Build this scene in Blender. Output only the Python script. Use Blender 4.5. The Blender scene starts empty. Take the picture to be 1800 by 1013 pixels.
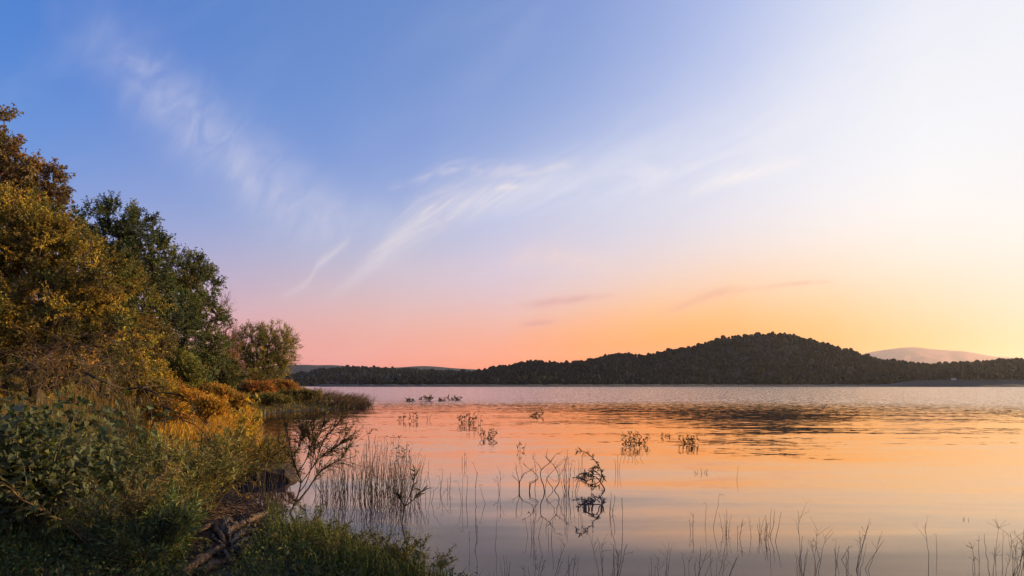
import bpy, math, random
import numpy as np
from mathutils import Vector, Matrix

R = math.radians
SC = bpy.context.scene
COL = SC.collection
rng = np.random.default_rng(7)
random.seed(7)

# ---------------------------------------------------------------- camera
EYE = 2.0            # metres above the lake
FPX = 1200.0         # focal length in photo pixels (1800 px wide)
HOR = 677.5          # row of the horizon in the photo
cam = bpy.data.cameras.new('camera')
cam.sensor_width = 36.0
cam.lens = 36.0 * FPX / 1800.0
cam.shift_y = (HOR - 506.5) / 1800.0
cam.clip_start = 0.1
cam.clip_end = 40000.0
cam_ob = bpy.data.objects.new('camera', cam)
COL.objects.link(cam_ob)
cam_ob.location = (0, 0, EYE)
cam_ob.rotation_euler = (R(90), 0, 0)
SC.camera = cam_ob

# ---------------------------------------------------------------- sun, sky, exposure
SUN_AZ, SUN_EL = 78.0, 6.5
EXPO = 1.1
SC.render.engine = 'CYCLES'
SC.view_settings.view_transform = 'Standard'
SC.view_settings.look = 'None'
SC.view_settings.gamma = 1.0
SC.view_settings.exposure = EXPO
SC.view_settings.use_curve_mapping = False
SC.cycles.use_denoising = True
SC.cycles.max_bounces = 8
SC.cycles.diffuse_bounces = 3
SC.cycles.glossy_bounces = 3
SC.cycles.transmission_bounces = 3
SC.cycles.volume_bounces = 0

sun = bpy.data.lights.new('sun', 'SUN')
sun.energy = 5.0
sun.angle = R(0.6)
sun.color = (1.0, 0.69, 0.32)
sun_ob = bpy.data.objects.new('sun', sun)
COL.objects.link(sun_ob)
sv = Vector((math.sin(R(SUN_AZ)) * math.cos(R(SUN_EL)), math.cos(R(SUN_AZ)) * math.cos(R(SUN_EL)), math.sin(R(SUN_EL))))
sun_ob.rotation_euler = (-sv).to_track_quat('-Z', 'Y').to_euler()
sun_ob.location = sv * 200


def srgb(h):
    h = h.lstrip('#')
    c = np.array([int(h[i:i + 2], 16) / 255 for i in (0, 2, 4)])
    return np.where(c <= 0.04045, c / 12.92, ((c + 0.055) / 1.055) ** 2.4)


# the evening sky: colours by angle from the sun (columns) and elevation
def azel(px, py):
    u, v = (px - 900) / FPX, (HOR - py) / FPX
    az = math.degrees(math.atan2(u, 1))
    el = math.degrees(math.atan2(v, math.hypot(u, 1)))
    return az, el


SKY = {
    0: [(677, 'dc8f90'), (600, 'dba2a8'), (500, 'b4aace'), (400, '8ea4d8'), (300, '7099da'), (200, '5f93dc'), (100, '5088d8'), (0, '457fd0')],
    225: [(677, 'e29090'), (600, 'e2a6a6'), (500, 'bcb0d0'), (400, '98a8da'), (300, '7b9cda'), (200, '638dd8'), (100, '5382d2'), (0, '4c7ecd')],
    450: [(677, 'e38f8d'), (640, 'e59a96'), (600, 'e6a6a2'), (550, 'dcb2b6'), (500, 'c6b6ca'), (400, '98add9'), (300, '7a9adb'), (200, '6a93d6'), (100, '5f8ad0'), (0, '5a86cb')],
    675: [(677, 'e88f82'), (650, 'ec9888'), (600, 'edac9e'), (550, 'e6bcb6'), (500, 'd2c2cc'), (400, 'a9b9dd'), (300, '829fdc'), (200, '7195d5'), (100, '698ed0'), (0, '648acb')],
    900: [(677, 'ee8a66'), (640, 'f09876'), (600, 'f3ac90'), (550, 'ecc0b8'), (500, 'deccd9'), (400, 'c3cbe8'), (300, 'a6b7e4'), (200, '88a5db'), (100, '7999d5'), (0, '7193d0')],
    1125: [(677, 'f48a30'), (640, 'f7963c'), (600, 'f9a654'), (550, 'f8c090'), (480, 'efd8d3'), (400, 'd9d9ea'), (300, 'c1cdee'), (200, 'a9bbe8'), (100, '9ab0e2'), (0, '92a8de')],
    1350: [(677, 'f69632'), (600, 'f9a646'), (550, 'fac284'), (480, 'fadcc4'), (400, 'f2ecf0'), (300, 'e4e8f8'), (200, 'd4dcf5'), (100, 'c5d0f2'), (0, 'bac8ee')],
    1575: [(677, 'f6a840'), (610, 'f8ba62'), (550, 'fad4a4'), (480, 'fbe6d0'), (400, 'fcf6f2'), (300, 'f6f8fc'), (200, 'f0f4fc'), (100, 'e9eefa'), (0, 'e2e8f8')],
    1800: [(677, 'f6b85c'), (620, 'f8ca80'), (560, 'f9dcba'), (480, 'f9e9da'), (400, 'f8f5f2'), (300, 'f3f4f8'), (200, 'f1f3f9'), (100, 'eff3fb'), (0, 'ebf0fb')],
}
UP45 = {0: '4077c9', 225: '4577c8', 450: '4b79c6', 675: '547bc6', 900: '5e82ca', 1125: '7894d4', 1350: '98aee2', 1575: 'bccbf0', 1800: 'd6e0f6'}
ZEN = srgb('4270c0')
ELS = np.array([0, .8, 1.6, 2.5, 3.4, 4.4, 5.5, 6.7, 8, 9.5, 11, 12.6, 14.3, 16, 18, 20, 22.5, 25, 28, 32, 38, 46, 58, 72, 90.0])
cols = []
for px in sorted(SKY):
    pts = [(azel(px, py)[1], srgb(c)) for py, c in SKY[px]]
    pts += [(45.0, srgb(UP45[px])), (90.0, ZEN)]
    e = np.array([p[0] for p in pts]); c = np.array([p[1] for p in pts])
    cols.append((abs(SUN_AZ - azel(px, 300)[0]), np.stack([np.interp(ELS, e, c[:, k]) for k in range(3)], 1)))


def colum(d, rows):
    e = np.array([r[0] for r in rows]); c = np.array([srgb(r[1]) * r[2] for r in rows])
    cols.append((d, np.stack([np.interp(ELS, e, c[:, k]) for k in range(3)], 1)))


colum(0.0, [(0, 'fad08a', 1.0), (5, 'fae4cc', 1.0), (15, 'faf6f2', 1.0), (30, 'f0f4fa', 1.0), (45, 'dde6f8', 1.0), (90, '4270c0', 1.0)])
colum(148.0, [(0, 'b890a4', 1.0), (5, 'b49cbc', 1.0), (12, '8698d0', 1.0), (25, '5a88d2', 1.0), (45, '4578c8', 1.0), (90, '4270c0', 1.0)])
colum(180.0, [(0, '8e8cb0', 1.0), (5, '9a98c2', 1.0), (12, '7c94cc', 1.0), (25, '5a86d0', 1.0), (45, '4578c8', 1.0), (90, '4270c0', 1.0)])
cols.sort(key=lambda t: t[0])
DX = np.array([c[0] for c in cols]); TAB = np.array([c[1] for c in cols])
DOUT = np.array([0, 22, 41, 47, 53, 60, 66, 72, 79, 86, 93, 100, 107, 113, 120, 145, 180.0])


def pchip_like(x, y, xo):
    h = np.diff(x); s = np.diff(y, axis=0) / h[:, None, None]
    m = np.zeros_like(y); m[0] = s[0]; m[-1] = s[-1]
    m[1:-1] = (s[:-1] * h[1:, None, None] + s[1:] * h[:-1, None, None]) / (h[1:] + h[:-1])[:, None, None]
    i = np.clip(np.searchsorted(x, xo) - 1, 0, len(h) - 1)
    t = ((xo - x[i]) / h[i])[:, None, None]; H = h[i][:, None, None]
    return ((2 * t**3 - 3 * t**2 + 1) * y[i] + (t**3 - 2 * t**2 + t) * H * m[i] + (-2 * t**3 + 3 * t**2) * y[i + 1] + (t**3 - t**2) * H * m[i + 1])


TABO = np.clip(pchip_like(DX, TAB, DOUT), 0.01, 1.4)
# the low sky is seen through the haze, so it is richer than it looks
for _k, _e in enumerate(ELS):
    _l = TABO[:, _k].mean(-1, keepdims=True)
    _b = (.02 + .60 * np.clip((DOUT - 41) / 22, 0, 1) - .22 * np.clip((DOUT - 76) / 20, 0, 1))[:, None]
    TABO[:, _k] = np.clip(_l + (TABO[:, _k] - _l) * (1 + _b * math.exp(-_e / 4.5)), .01, 1.5)
# light smoothing along the elevation so that no band shows
for _ in range(2):
    TABO[:, 1:-1] = 0.25 * TABO[:, :-2] + 0.5 * TABO[:, 1:-1] + 0.25 * TABO[:, 2:]

W = bpy.data.worlds.new('World')
SC.world = W
W.use_nodes = True
NT = W.node_tree
NT.nodes.clear()


class NB:
    """small node-building helper"""
    def __init__(s, nt): s.nt = nt
    def n(s, t, **kw):
        x = s.nt.nodes.new(t)
        for k, v in kw.items(): setattr(x, k, v)
        return x
    def put(s, sock, v):
        if isinstance(v, bpy.types.NodeSocket): s.nt.links.new(v, sock)
        else: sock.default_value = v
    def m(s, op, a, b=0.0, c=None, clamp=False):
        x = s.n('ShaderNodeMath', operation=op); x.use_clamp = clamp
        s.put(x.inputs[0], a); s.put(x.inputs[1], b)
        if c is not None: s.put(x.inputs[2], c)
        return x.outputs[0]
    def mr(s, v, a, b, c=0.0, d=1.0, kind='LINEAR'):
        x = s.n('ShaderNodeMapRange', interpolation_type=kind); x.clamp = True
        for i, q in enumerate((v, a, b, c, d)): s.put(x.inputs[i], q)
        return x.outputs[0]
    def mix(s, f, a, b, kind='MIX'):
        x = s.n('ShaderNodeMix', data_type='RGBA', blend_type=kind); x.clamp_result = False
        s.put(x.inputs[0], f); s.put(x.inputs[6], a); s.put(x.inputs[7], b)
        return x.outputs[2]
    def ramp(s, f, stops, interp='LINEAR'):
        x = s.n('ShaderNodeValToRGB'); cr = x.color_ramp; cr.interpolation = interp
        while len(cr.elements) < len(stops): cr.elements.new(0.5)
        for e, (p, c) in zip(cr.elements, stops):
            e.position = p; e.color = (c[0], c[1], c[2], 1.0)
        s.put(x.inputs[0], f)
        return x.outputs[0]
    def curve(s, f, pts):
        x = s.n('ShaderNodeFloatCurve'); c = x.mapping.curves[0]
        while len(c.points) < len(pts): c.points.new(0.5, 0.5)
        for p, (a, b) in zip(c.points, pts): p.location = (a, b)
        x.mapping.update(); s.put(x.inputs[1], f)
        return x.outputs[0]
    def noise(s, v, scale, detail=3.0, rough=0.5, dist=0.0):
        x = s.n('ShaderNodeTexNoise'); s.put(x.inputs['Vector'], v)
        x.inputs['Scale'].default_value = scale; x.inputs['Detail'].default_value = detail
        x.inputs['Roughness'].default_value = rough; x.inputs['Distortion'].default_value = dist
        return x
    def xyz(s, x_, y_, z_=0.0):
        x = s.n('ShaderNodeCombineXYZ'); s.put(x.inputs[0], x_); s.put(x.inputs[1], y_); s.put(x.inputs[2], z_)
        return x.outputs[0]


b = NB(NT)
dirv = b.n('ShaderNodeTexCoord').outputs['Generated']
sep = b.n('ShaderNodeSeparateXYZ'); NT.links.new(dirv, sep.inputs[0])
AZ = b.m('MULTIPLY', b.m('ARCTAN2', sep.outputs[0], sep.outputs[1]), 180 / math.pi)
EL = b.m('MULTIPLY', b.m('ARCSINE', sep.outputs[2]), 180 / math.pi)
dd = b.m('ABSOLUTE', b.m('SUBTRACT', AZ, SUN_AZ))
dd = b.m('MINIMUM', dd, b.m('SUBTRACT', 360.0, dd))
# finer spacing of stops near the horizon: ramp position = (el/90)^0.5
t = b.m('POWER', b.m('DIVIDE', b.m('MAXIMUM', EL, 0.0), 90.0, clamp=True), 0.5)
sky = None
for i, d in enumerate(DOUT):
    c = b.ramp(t, [((e / 90.0) ** 0.5, TABO[i, k]) for k, e in enumerate(ELS)])
    sky = c if sky is None else b.mix(b.mr(dd, DOUT[i - 1], d), sky, c)


# thin cirrus: each band follows a line across the sky (azimuth -> elevation)
def band(pts, col, amp, tex):
    """pts: (px, py, half width px, strength) along the streak, in order of azimuth"""
    q = [(azel(x, y)[0], azel(x, y)[1], w / FPX * 57.3, a) for x, y, w, a in pts]
    a0, a1 = q[0][0], q[-1][0]
    tt = b.mr(AZ, a0, a1)
    T = [(z[0] - a0) / (a1 - a0) for z in q]
    c = b.m('MULTIPLY', b.curve(tt, [(u, z[1] / 40) for u, z in zip(T, q)]), 40.0)
    w = b.m('MULTIPLY', b.curve(tt, [(u, z[2] / 8) for u, z in zip(T, q)]), 8.0)
    s = b.curve(tt, [(u, z[3]) for u, z in zip(T, q)])
    k = b.m('DIVIDE', b.m('SUBTRACT', EL, c), b.m('MAXIMUM', w, 0.05))
    g = b.m('EXPONENT', b.m('MULTIPLY', b.m('MULTIPLY', k, k), -1.0))
    inside = b.m('MULTIPLY', b.mr(AZ, a0 - .01, a0), b.mr(AZ, a1 + .01, a1))
    f = b.m('MULTIPLY', b.m('MULTIPLY', b.m('MULTIPLY', g, s), inside), b.m('MULTIPLY', tex, amp), clamp=True)
    return f, col


def strands(ang, sx, sy, lo, hi, seed, dist=1.2, detail=5.0):
    ca, sa = math.cos(R(ang)), math.sin(R(ang))
    u = b.m('ADD', b.m('MULTIPLY', AZ, ca), b.m('MULTIPLY', EL, sa))
    v = b.m('SUBTRACT', b.m('MULTIPLY', EL, ca), b.m('MULTIPLY', AZ, sa))
    n = b.noise(b.xyz(b.m('MULTIPLY', u, sx), b.m('MULTIPLY', v, sy), seed), 1.0, detail, 0.55, dist)
    return b.mr(n.outputs[0], lo, hi, 0.0, 1.0, 'SMOOTHSTEP')


tx_a = b.m('MULTIPLY', b.m('ADD', b.m('MULTIPLY', strands(58, 0.26, 0.62, 0.28, 0.78, 1.3, 1.1, 9.0), .56), .34), b.m('ADD', b.m('MULTIPLY', strands(-38, 0.10, 0.20, 0.10, 0.60, 7.7, 0.6, 4.0), .5), .42))
tx_b = b.m('ADD', b.m('MULTIPLY', strands(34, 0.16, 0.8, 0.26, 0.74, 4.1, 2.2, 9.0), .68), .34)
tx_c = strands(20, 0.25, 0.9, 0.30, 0.75, 9.4)
tx_d = strands(12, 0.06, 0.45, 0.30, 0.75, 12.6, 0.8)
LAV, WHT, PNK = srgb('c9cce6'), srgb('efe4e6'), srgb('f6d9cc')
tx_v = b.m('ADD', b.m('MULTIPLY', strands(22, 0.09, 0.38, 0.25, 0.75, 31.0, 1.4, 6.0), .65), .35)
bands = [
    band([(60, 0, 40, 0), (180, 85, 55, .35), (250, 140, 62, .7), (320, 200, 66, .8), (400, 275, 66, .9), (480, 335, 66, 1), (560, 380, 60, 1), (630, 398, 48, .8), (700, 395, 34, 0)], LAV, 0.95, tx_a),
    band([(565, 528, 8, 0), (620, 492, 12, .35), (660, 455, 19, .55), (700, 415, 30, .72), (740, 385, 36, .78), (800, 358, 34, .68), (880, 340, 26, .5), (960, 322, 22, .3), (1060, 300, 20, 0)], WHT, 1.0, tx_b),
    band([(680, 330, 6, 0), (730, 318, 8, .5), (780, 297, 12, .55), (860, 300, 16, .5), (950, 298, 10, .75), (1020, 282, 8, 0)], WHT, 0.75, tx_c),
    band([(490, 520, 5, 0), (525, 508, 6, .5), (545, 491, 6.5, .75), (557, 469, 9, .75), (580, 450, 8, .8), (618, 420, 7, 0)], WHT, 0.72, tx_b),
    band([(868, 332, 3, 0), (890, 329, 5, 1), (912, 328, 3, 0)], WHT, 0.8, tx_b),
    band([(1050, 350, 14, 0), (1120, 318, 16, .5), (1180, 296, 9, .6), (1230, 290, 8, 0)], srgb('e8e6f2'), 0.85, tx_c),
    band([(1210, 342, 7, 0), (1270, 318, 10, .9), (1340, 300, 10, .9), (1420, 280, 6, 0)], srgb('fdf6f2'), 0.9, tx_b),
    band([(880, 470, 16, 0), (960, 450, 18, .5), (1040, 460, 16, .4), (1120, 470, 10, 0)], PNK, 0.9, tx_b),
    band([(900, 540, 6, 0), (980, 530, 7, .6), (1090, 518, 4, 0)], srgb('d79c9c'), 0.95, tx_b),
    band([(1150, 556, 5, 0), (1210, 535, 8, .7), (1255, 517, 9, .7), (1320, 508, 4, 0)], srgb('ecae94'), 1.0, tx_b),
    band([(1300, 512, 3, 0), (1390, 500, 4, .6), (1480, 494, 3, 0)], srgb('ecae94'), 0.9, tx_b),
    band([(910, 572, 4, 0), (945, 568, 5, .6), (985, 566, 4, 0)], srgb('cf949a'), 0.95, tx_b),
    band([(780, 372, 22, 0), (900, 345, 40, .55), (1050, 318, 58, .7), (1250, 275, 80, .75), (1450, 205, 95, .8), (1650, 110, 105, .7), (1850, 20, 100, .4), (2000, -60, 90, 0)], srgb('f4f2f8'), 0.62, tx_v),
    band([(620, 470, 30, 0), (720, 480, 34, .4), (820, 468, 34, .5), (960, 430, 36, .4), (1060, 400, 30, 0)], srgb('ecd2da'), 0.55, tx_v),
    band([(1380, 505, 6, 0), (1560, 462, 14, .5), (1800, 400, 18, .6), (2000, 350, 18, 0)], srgb('fffaf2'), 0.5, tx_d),
]
for f, c in bands:
    sky = b.mix(f, sky, (c[0], c[1], c[2], 1.0))
# faint high veil all over, so that the blue is never quite even
veil = b.m('MULTIPLY', strands(35, 0.035, 0.11, 0.45, 0.85, 21.0, 1.0, 4.0), 0.10)
sky = b.mix(veil, sky, (0.80, 0.78, 0.85, 1.0))
nish = b.n('ShaderNodeTexSky', sky_type='NISHITA')
nish.sun_disc = False
nish.sun_elevation = R(SUN_EL)
nish.sun_rotation = R(SUN_AZ)
nish.air_density = 1.0
nish.dust_density = 1.0
SKY_STRENGTH = 0.1
scaled = b.mix(1.0, sky, (2 ** -EXPO / SKY_STRENGTH,) * 3 + (1.0,), 'MULTIPLY')
final = b.mix(0.015, scaled, nish.outputs[0])
bg = b.n('ShaderNodeBackground')
NT.links.new(final, bg.inputs[0])
bg.inputs[1].default_value = SKY_STRENGTH
wo = b.n('ShaderNodeOutputWorld')
NT.links.new(bg.outputs[0], wo.inputs[0])


# ---------------------------------------------------------------- helpers
def P(px, py, Y):
    """photo pixel at depth Y -> world point"""
    return np.array([(px - 900) / FPX * Y, Y, EYE - (py - HOR) / FPX * Y])


def W0(px, py, z=0.0):
    """photo pixel on the level z"""
    Y = (EYE - z) * FPX / (py - HOR)
    return np.array([(px - 900) / FPX * Y, Y, z])


def unit(v):
    v = np.asarray(v, float)
    return v / np.maximum(np.linalg.norm(v, axis=-1, keepdims=True), 1e-9)


class Geo:
    """collects quads and tris with one colour per face; build() links ONE mesh object"""
    def __init__(s): s.V = []; s.Q = []; s.T = []; s.QC = []; s.TC = []; s.n = 0
    def add(s, V, Q=None, QC=None, T=None, TC=None):
        V = np.asarray(V, float).reshape(-1, 3)
        for F, C, LF, LC in ((Q, QC, s.Q, s.QC), (T, TC, s.T, s.TC)):
            if F is None or len(F) == 0: continue
            F = np.asarray(F, int)
            LF.append(F + s.n)
            C = np.array((.5, .5, .5)) if C is None else np.asarray(C, float)
            LC.append(np.broadcast_to(C, (len(F), 3)))
        s.V.append(V); s.n += len(V)
    def mesh(s, name, smooth=False, off=None):
        me = bpy.data.meshes.new(name)
        V = np.concatenate(s.V) if s.V else np.zeros((0, 3))
        if off is not None: V = V - np.asarray(off)
        q = np.concatenate(s.Q) if s.Q else np.zeros((0, 4), int)
        t_ = np.concatenate(s.T) if s.T else np.zeros((0, 3), int)
        me.vertices.add(len(V)); me.vertices.foreach_set('co', V.astype(np.float32).ravel())
        nl = q.size + t_.size
        me.loops.add(nl); me.polygons.add(len(q) + len(t_))
        me.loops.foreach_set('vertex_index', np.concatenate([q.ravel(), t_.ravel()]).astype(np.int32))
        st = np.concatenate([np.arange(len(q)) * 4, q.size + np.arange(len(t_)) * 3]).astype(np.int32)
        me.polygons.foreach_set('loop_start', st)
        me.update(calc_edges=True)
        cl = np.concatenate(([*s.QC] or [np.zeros((0, 3))]) + ([*s.TC] or [np.zeros((0, 3))]))
        at = me.attributes.new('tint', 'FLOAT_COLOR', 'FACE')
        at.data.foreach_set('color', np.concatenate([cl, np.ones((len(cl), 1))], 1).astype(np.float32).ravel())
        me.polygons.foreach_set('use_smooth', np.full(len(me.polygons), smooth))
        me.update()
        return me
    def build(s, name, mat, parent=None, smooth=False, off=None):
        me = s.mesh(name, smooth, off)
        me.materials.append(mat)
        return link(name, me, parent)


def link(name, me, parent=None):
    o = bpy.data.objects.new(name, me)
    COL.objects.link(o)
    if parent is not None: o.parent = parent
    return o


def thing(name, label, cat, loc=(0, 0, 0), group=None):
    o = bpy.data.objects.new(name, None)
    COL.objects.link(o)
    o.location = [float(v) for v in loc]
    o.empty_display_size = 0.2
    return tag(o, label, cat, group)


def tag(o, label, cat, group=None):
    o['label'] = label; o['category'] = cat
    if group: o['group'] = group
    return o


def kind(o, k):
    o['kind'] = k
    return o


def perp(d):
    d = unit(d)
    h = np.where(np.abs(d[..., 2:3]) < .9, np.array([0, 0, 1.0]), np.array([1.0, 0, 0]))
    u = unit(np.cross(d, h))
    return u, np.cross(d, u)


def segs(g, A, B, ra, rb, n=4, col=(.1, .08, .06), cap=False):
    """tapered tubes between point pairs, all at once"""
    A = np.atleast_2d(A).astype(float); B = np.atleast_2d(B).astype(float); N = len(A)
    if N == 0: return
    ra = np.broadcast_to(ra, (N,)); rb = np.broadcast_to(rb, (N,))
    u, v = perp(B - A)
    an = np.arange(n) * 2 * math.pi / n
    ring = u[:, None, :] * np.cos(an)[None, :, None] + v[:, None, :] * np.sin(an)[None, :, None]
    V = np.concatenate([A[:, None] + ring * ra[:, None, None], B[:, None] + ring * rb[:, None, None]], 1)
    i = np.arange(n); j = (i + 1) % n
    Q = np.stack([i, j, j + n, i + n], 1)
    F = (Q[None] + (np.arange(N) * 2 * n)[:, None, None]).reshape(-1, 4)
    C = np.asarray(col, float)
    if C.ndim == 2: C = np.repeat(C, n, 0)
    g.add(V, F, C)


def tube(g, pts, rad, n=6, col=(.1, .08, .06), lump=0.0, seed=0):
    """one continuous tube with closed ends"""
    pts = np.asarray(pts, float); m = len(pts)
    rad = np.broadcast_to(rad, (m,)) if np.ndim(rad) else np.full(m, float(rad))
    d = np.gradient(pts, axis=0); u, v = perp(d)
    for k in range(1, m):   # keep frames aligned
        a = u[k - 1] - d[k] * np.dot(u[k - 1], d[k]) / max(np.dot(d[k], d[k]), 1e-9)
        u[k] = unit(a); v[k] = np.cross(unit(d[k]), u[k])
    an = np.arange(n) * 2 * math.pi / n
    r_ = np.random.default_rng(seed)
    L = 1 + lump * r_.normal(size=(m, n))
    V = pts[:, None] + (u[:, None] * np.cos(an)[None, :, None] + v[:, None] * np.sin(an)[None, :, None]) * (rad[:, None] * L)[:, :, None]
    Q = []
    for k in range(m - 1):
        for i in range(n):
            j = (i + 1) % n
            Q.append((k * n + i, k * n + j, k * n + n + j, k * n + n + i))
    VV = np.concatenate([V.reshape(-1, 3), pts[:1], pts[-1:]])
    T = [((i + 1) % n, i, m * n) for i in range(n)] + [((m - 1) * n + i, (m - 1) * n + (i + 1) % n, m * n + 1) for i in range(n)]
    g.add(VV, Q, col, T, col)


def bez(p0, p1, p2, m):
    t_ = np.linspace(0, 1, m)[:, None]
    return (1 - t_)**2 * np.asarray(p0) + 2 * t_ * (1 - t_) * np.asarray(p1) + t_**2 * np.asarray(p2)


def spline(pts, m):
    """Catmull-Rom through the points"""
    p = np.asarray(pts, float)
    p = np.concatenate([[2 * p[0] - p[1]], p, [2 * p[-1] - p[-2]]])
    out = []
    for t_ in np.linspace(0, len(p) - 3 - 1e-6, m):
        i = int(t_); f = t_ - i
        a, b_, c, d = p[i:i + 4]
        out.append(.5 * (2 * b_ + (c - a) * f + (2 * a - 5 * b_ + 4 * c - d) * f**2 + (3 * b_ - a - 3 * c + d) * f**3))
    return np.array(out)


def leaves(g, pos, d, ln, wd, col, r_, fold=0.25, droop=0.15):
    """folded diamond leaves: base, two sides, tip"""
    N = len(pos)
    if N == 0: return
    d = unit(d)
    s = unit(np.cross(d, unit(r_.normal(size=(N, 3)) + np.array([0, 0, .8]))))
    nn = np.cross(s, d)
    ln = np.broadcast_to(ln, (N,))[:, None]; wd = np.broadcast_to(wd, (N,))[:, None]
    mid = pos + d * ln * .45
    tip = pos + d * ln - np.array([0, 0, 1.0]) * ln * droop
    V = np.stack([pos, mid + s * wd * .5 + nn * wd * fold, tip, mid - s * wd * .5 + nn * wd * fold], 1).reshape(-1, 3)
    k = np.arange(N)[:, None] * 4
    T = np.concatenate([k + np.array([0, 1, 2]), k + np.array([0, 2, 3])], 1).reshape(-1, 3)
    g.add(V, T=T, TC=np.repeat(col, 2, 0))


def blades(g, pos, h, lean, wd, col, r_):
    """grass blades: three joints, bent over"""
    N = len(pos)
    if N == 0: return
    a = r_.uniform(0, 2 * math.pi, N)
    ld = np.stack([np.cos(a), np.sin(a), np.zeros(N)], 1)
    a2 = r_.uniform(0, 2 * math.pi, N)
    s = np.stack([np.cos(a2), np.sin(a2), np.zeros(N)], 1) * np.broadcast_to(wd, (N,))[:, None] * .5
    h = np.broadcast_to(h, (N,))[:, None]; lean = np.broadcast_to(lean, (N,))[:, None]
    up = np.array([0, 0, 1.0])
    p1 = pos + up * h * .55 + ld * h * lean * .22
    p2 = pos + up * h * (1 - lean * .35) + ld * h * lean * .9
    V = np.stack([pos - s, pos + s, p1 + s * .8, p1 - s * .8, p2], 1).reshape(-1, 3)
    k = np.arange(N)[:, None] * 5
    g.add(V, Q=k + np.array([[0, 1, 2, 3]]), QC=col, T=k + np.array([[3, 2, 4]]), TC=col)


def tints(r_, N, cols, var=0.25):
    """random choice among base colours with a little spread"""
    c = np.asarray(cols, float)[r_.integers(0, len(cols), N)]
    return np.clip(c * (1 + var * r_.normal(size=(N, 1))) * (1 + .08 * r_.normal(size=(N, 3))), .002, .8)


# ---------------------------------------------------------------- materials
def material(name):
    m = bpy.data.materials.new(name); m.use_nodes = True
    nt = m.node_tree; nt.nodes.clear()
    return m, NB(nt), nt.nodes.new('ShaderNodeOutputMaterial')


def leaf_mat(name, trans=0.35, rough=0.6, spec=0.25):
    m, k, out = material(name)
    a = k.n('ShaderNodeAttribute', attribute_name='tint')
    p = k.n('ShaderNodeBsdfPrincipled')
    p.inputs['Roughness'].default_value = rough
    p.inputs['Specular IOR Level'].default_value = spec
    k.put(p.inputs['Base Color'], a.outputs['Color'])
    tr = k.n('ShaderNodeBsdfTranslucent')
    k.put(tr.inputs[0], k.mix(1.0, a.outputs['Color'], (1.25, 1.15, .6, 1), 'MULTIPLY'))
    x = k.n('ShaderNodeMixShader'); x.inputs[0].default_value = trans
    k.put(x.inputs[1], p.outputs[0]); k.put(x.inputs[2], tr.outputs[0]); k.put(out.inputs[0], x.outputs[0])
    return m


def wood_mat(name, scale=9.0, lo=.55, hi=1.35, bump=.4):
    """bark or weathered wood: the face tint broken up by lengthwise grain"""
    m, k, out = material(name)
    a = k.n('ShaderNodeAttribute', attribute_name='tint')
    tc = k.n('ShaderNodeTexCoord').outputs['Object']
    n = k.noise(tc, scale, 5.0, .65, .6)
    n2 = k.noise(tc, scale * 5, 3.0, .6, .2)
    f = k.m('ADD', k.m('MULTIPLY', n.outputs[0], .65), k.m('MULTIPLY', n2.outputs[0], .35))
    v = k.mr(f, .3, .7, lo, hi)
    p = k.n('ShaderNodeBsdfPrincipled'); p.inputs['Roughness'].default_value = .85
    p.inputs['Specular IOR Level'].default_value = .2
    k.put(p.inputs['Base Color'], k.mix(1.0, a.outputs['Color'], k.xyz(v, v, v), 'MULTIPLY'))
    bm = k.n('ShaderNodeBump'); bm.inputs['Strength'].default_value = bump; bm.inputs['Distance'].default_value = .02
    k.put(bm.inputs['Height'], f); k.put(p.inputs['Normal'], bm.outputs[0])
    k.put(out.inputs[0], p.outputs[0])
    return m


LEAF = leaf_mat('leaf')
LEAF_THICK = leaf_mat('thick_leaf', .25, .65, .15)
GRASS = leaf_mat('grass_blade', .3, .65, .2)
BARK = wood_mat('bark')
DRIFT = wood_mat('driftwood', 14.0, lo=.5, hi=1.5, bump=.7)
STALK = wood_mat('dry_stalk', 30.0, lo=.75, hi=1.2, bump=.0)

# ================================================================ THE SETTING
# ---------------------------------------------------------------- near bank
SHORE = np.array([
    (70, -24), (40, -2), (27, 9), (20, 15.5), (15, 15.2), (12.6, 11.5), (11, 6.5), (8.5, 3.6), (5.5, 3.0), (1.6, 4.9), (0.1, 6.1), (-.95, 7.1), (-1.55, 7.75), (-2.15, 8.7), (-3.05, 9.7), (-3.75, 10.8), (-4.4, 11.6), (-4.95, 12.2), (-5.5, 13.2),  # first points: unseen headland added to carry the shading alder
    (-5.7, 14.3), (-4.75, 14.95), (-5.4, 16.6), (-7.0, 19.6), (-9.3, 25.9), (-13.2, 36.0), (-16.2, 44.0), (-17.0, 49.5), (-15.6, 54.0), (-14.6, 60.0),
    (-13.9, 68.0), (-15.2, 73.0), (-18.0, 80.0), (-26.0, 95.0), (-40.0, 108.0), (-70.0, 150.0), (-150.0, 300.0), (-420.0, 620.0)], float)
LAND = np.concatenate([SHORE, [(-700, 700), (-700, -200), (70, -200)]])


def shore_dist(x, y):
    """signed distance to the waterline, land positive"""
    x = np.asarray(x, float); y = np.asarray(y, float)
    d = np.full(x.shape, 1e9)
    for (ax, ay), (bx, by) in zip(SHORE[:-1], SHORE[1:]):
        vx, vy = bx - ax, by - ay
        t_ = np.clip(((x - ax) * vx + (y - ay) * vy) / (vx * vx + vy * vy), 0, 1)
        d = np.minimum(d, np.hypot(x - ax - t_ * vx, y - ay - t_ * vy))
    ins = np.zeros(x.shape, bool)
    L = LAND
    for (ax, ay), (bx, by) in zip(L, np.roll(L, -1, 0)):
        c = ((ay > y) != (by > y)) & (x < (bx - ax) * (y - ay) / (by - ay + 1e-12) + ax)
        ins ^= c
    return np.where(ins, d, -d)


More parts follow.
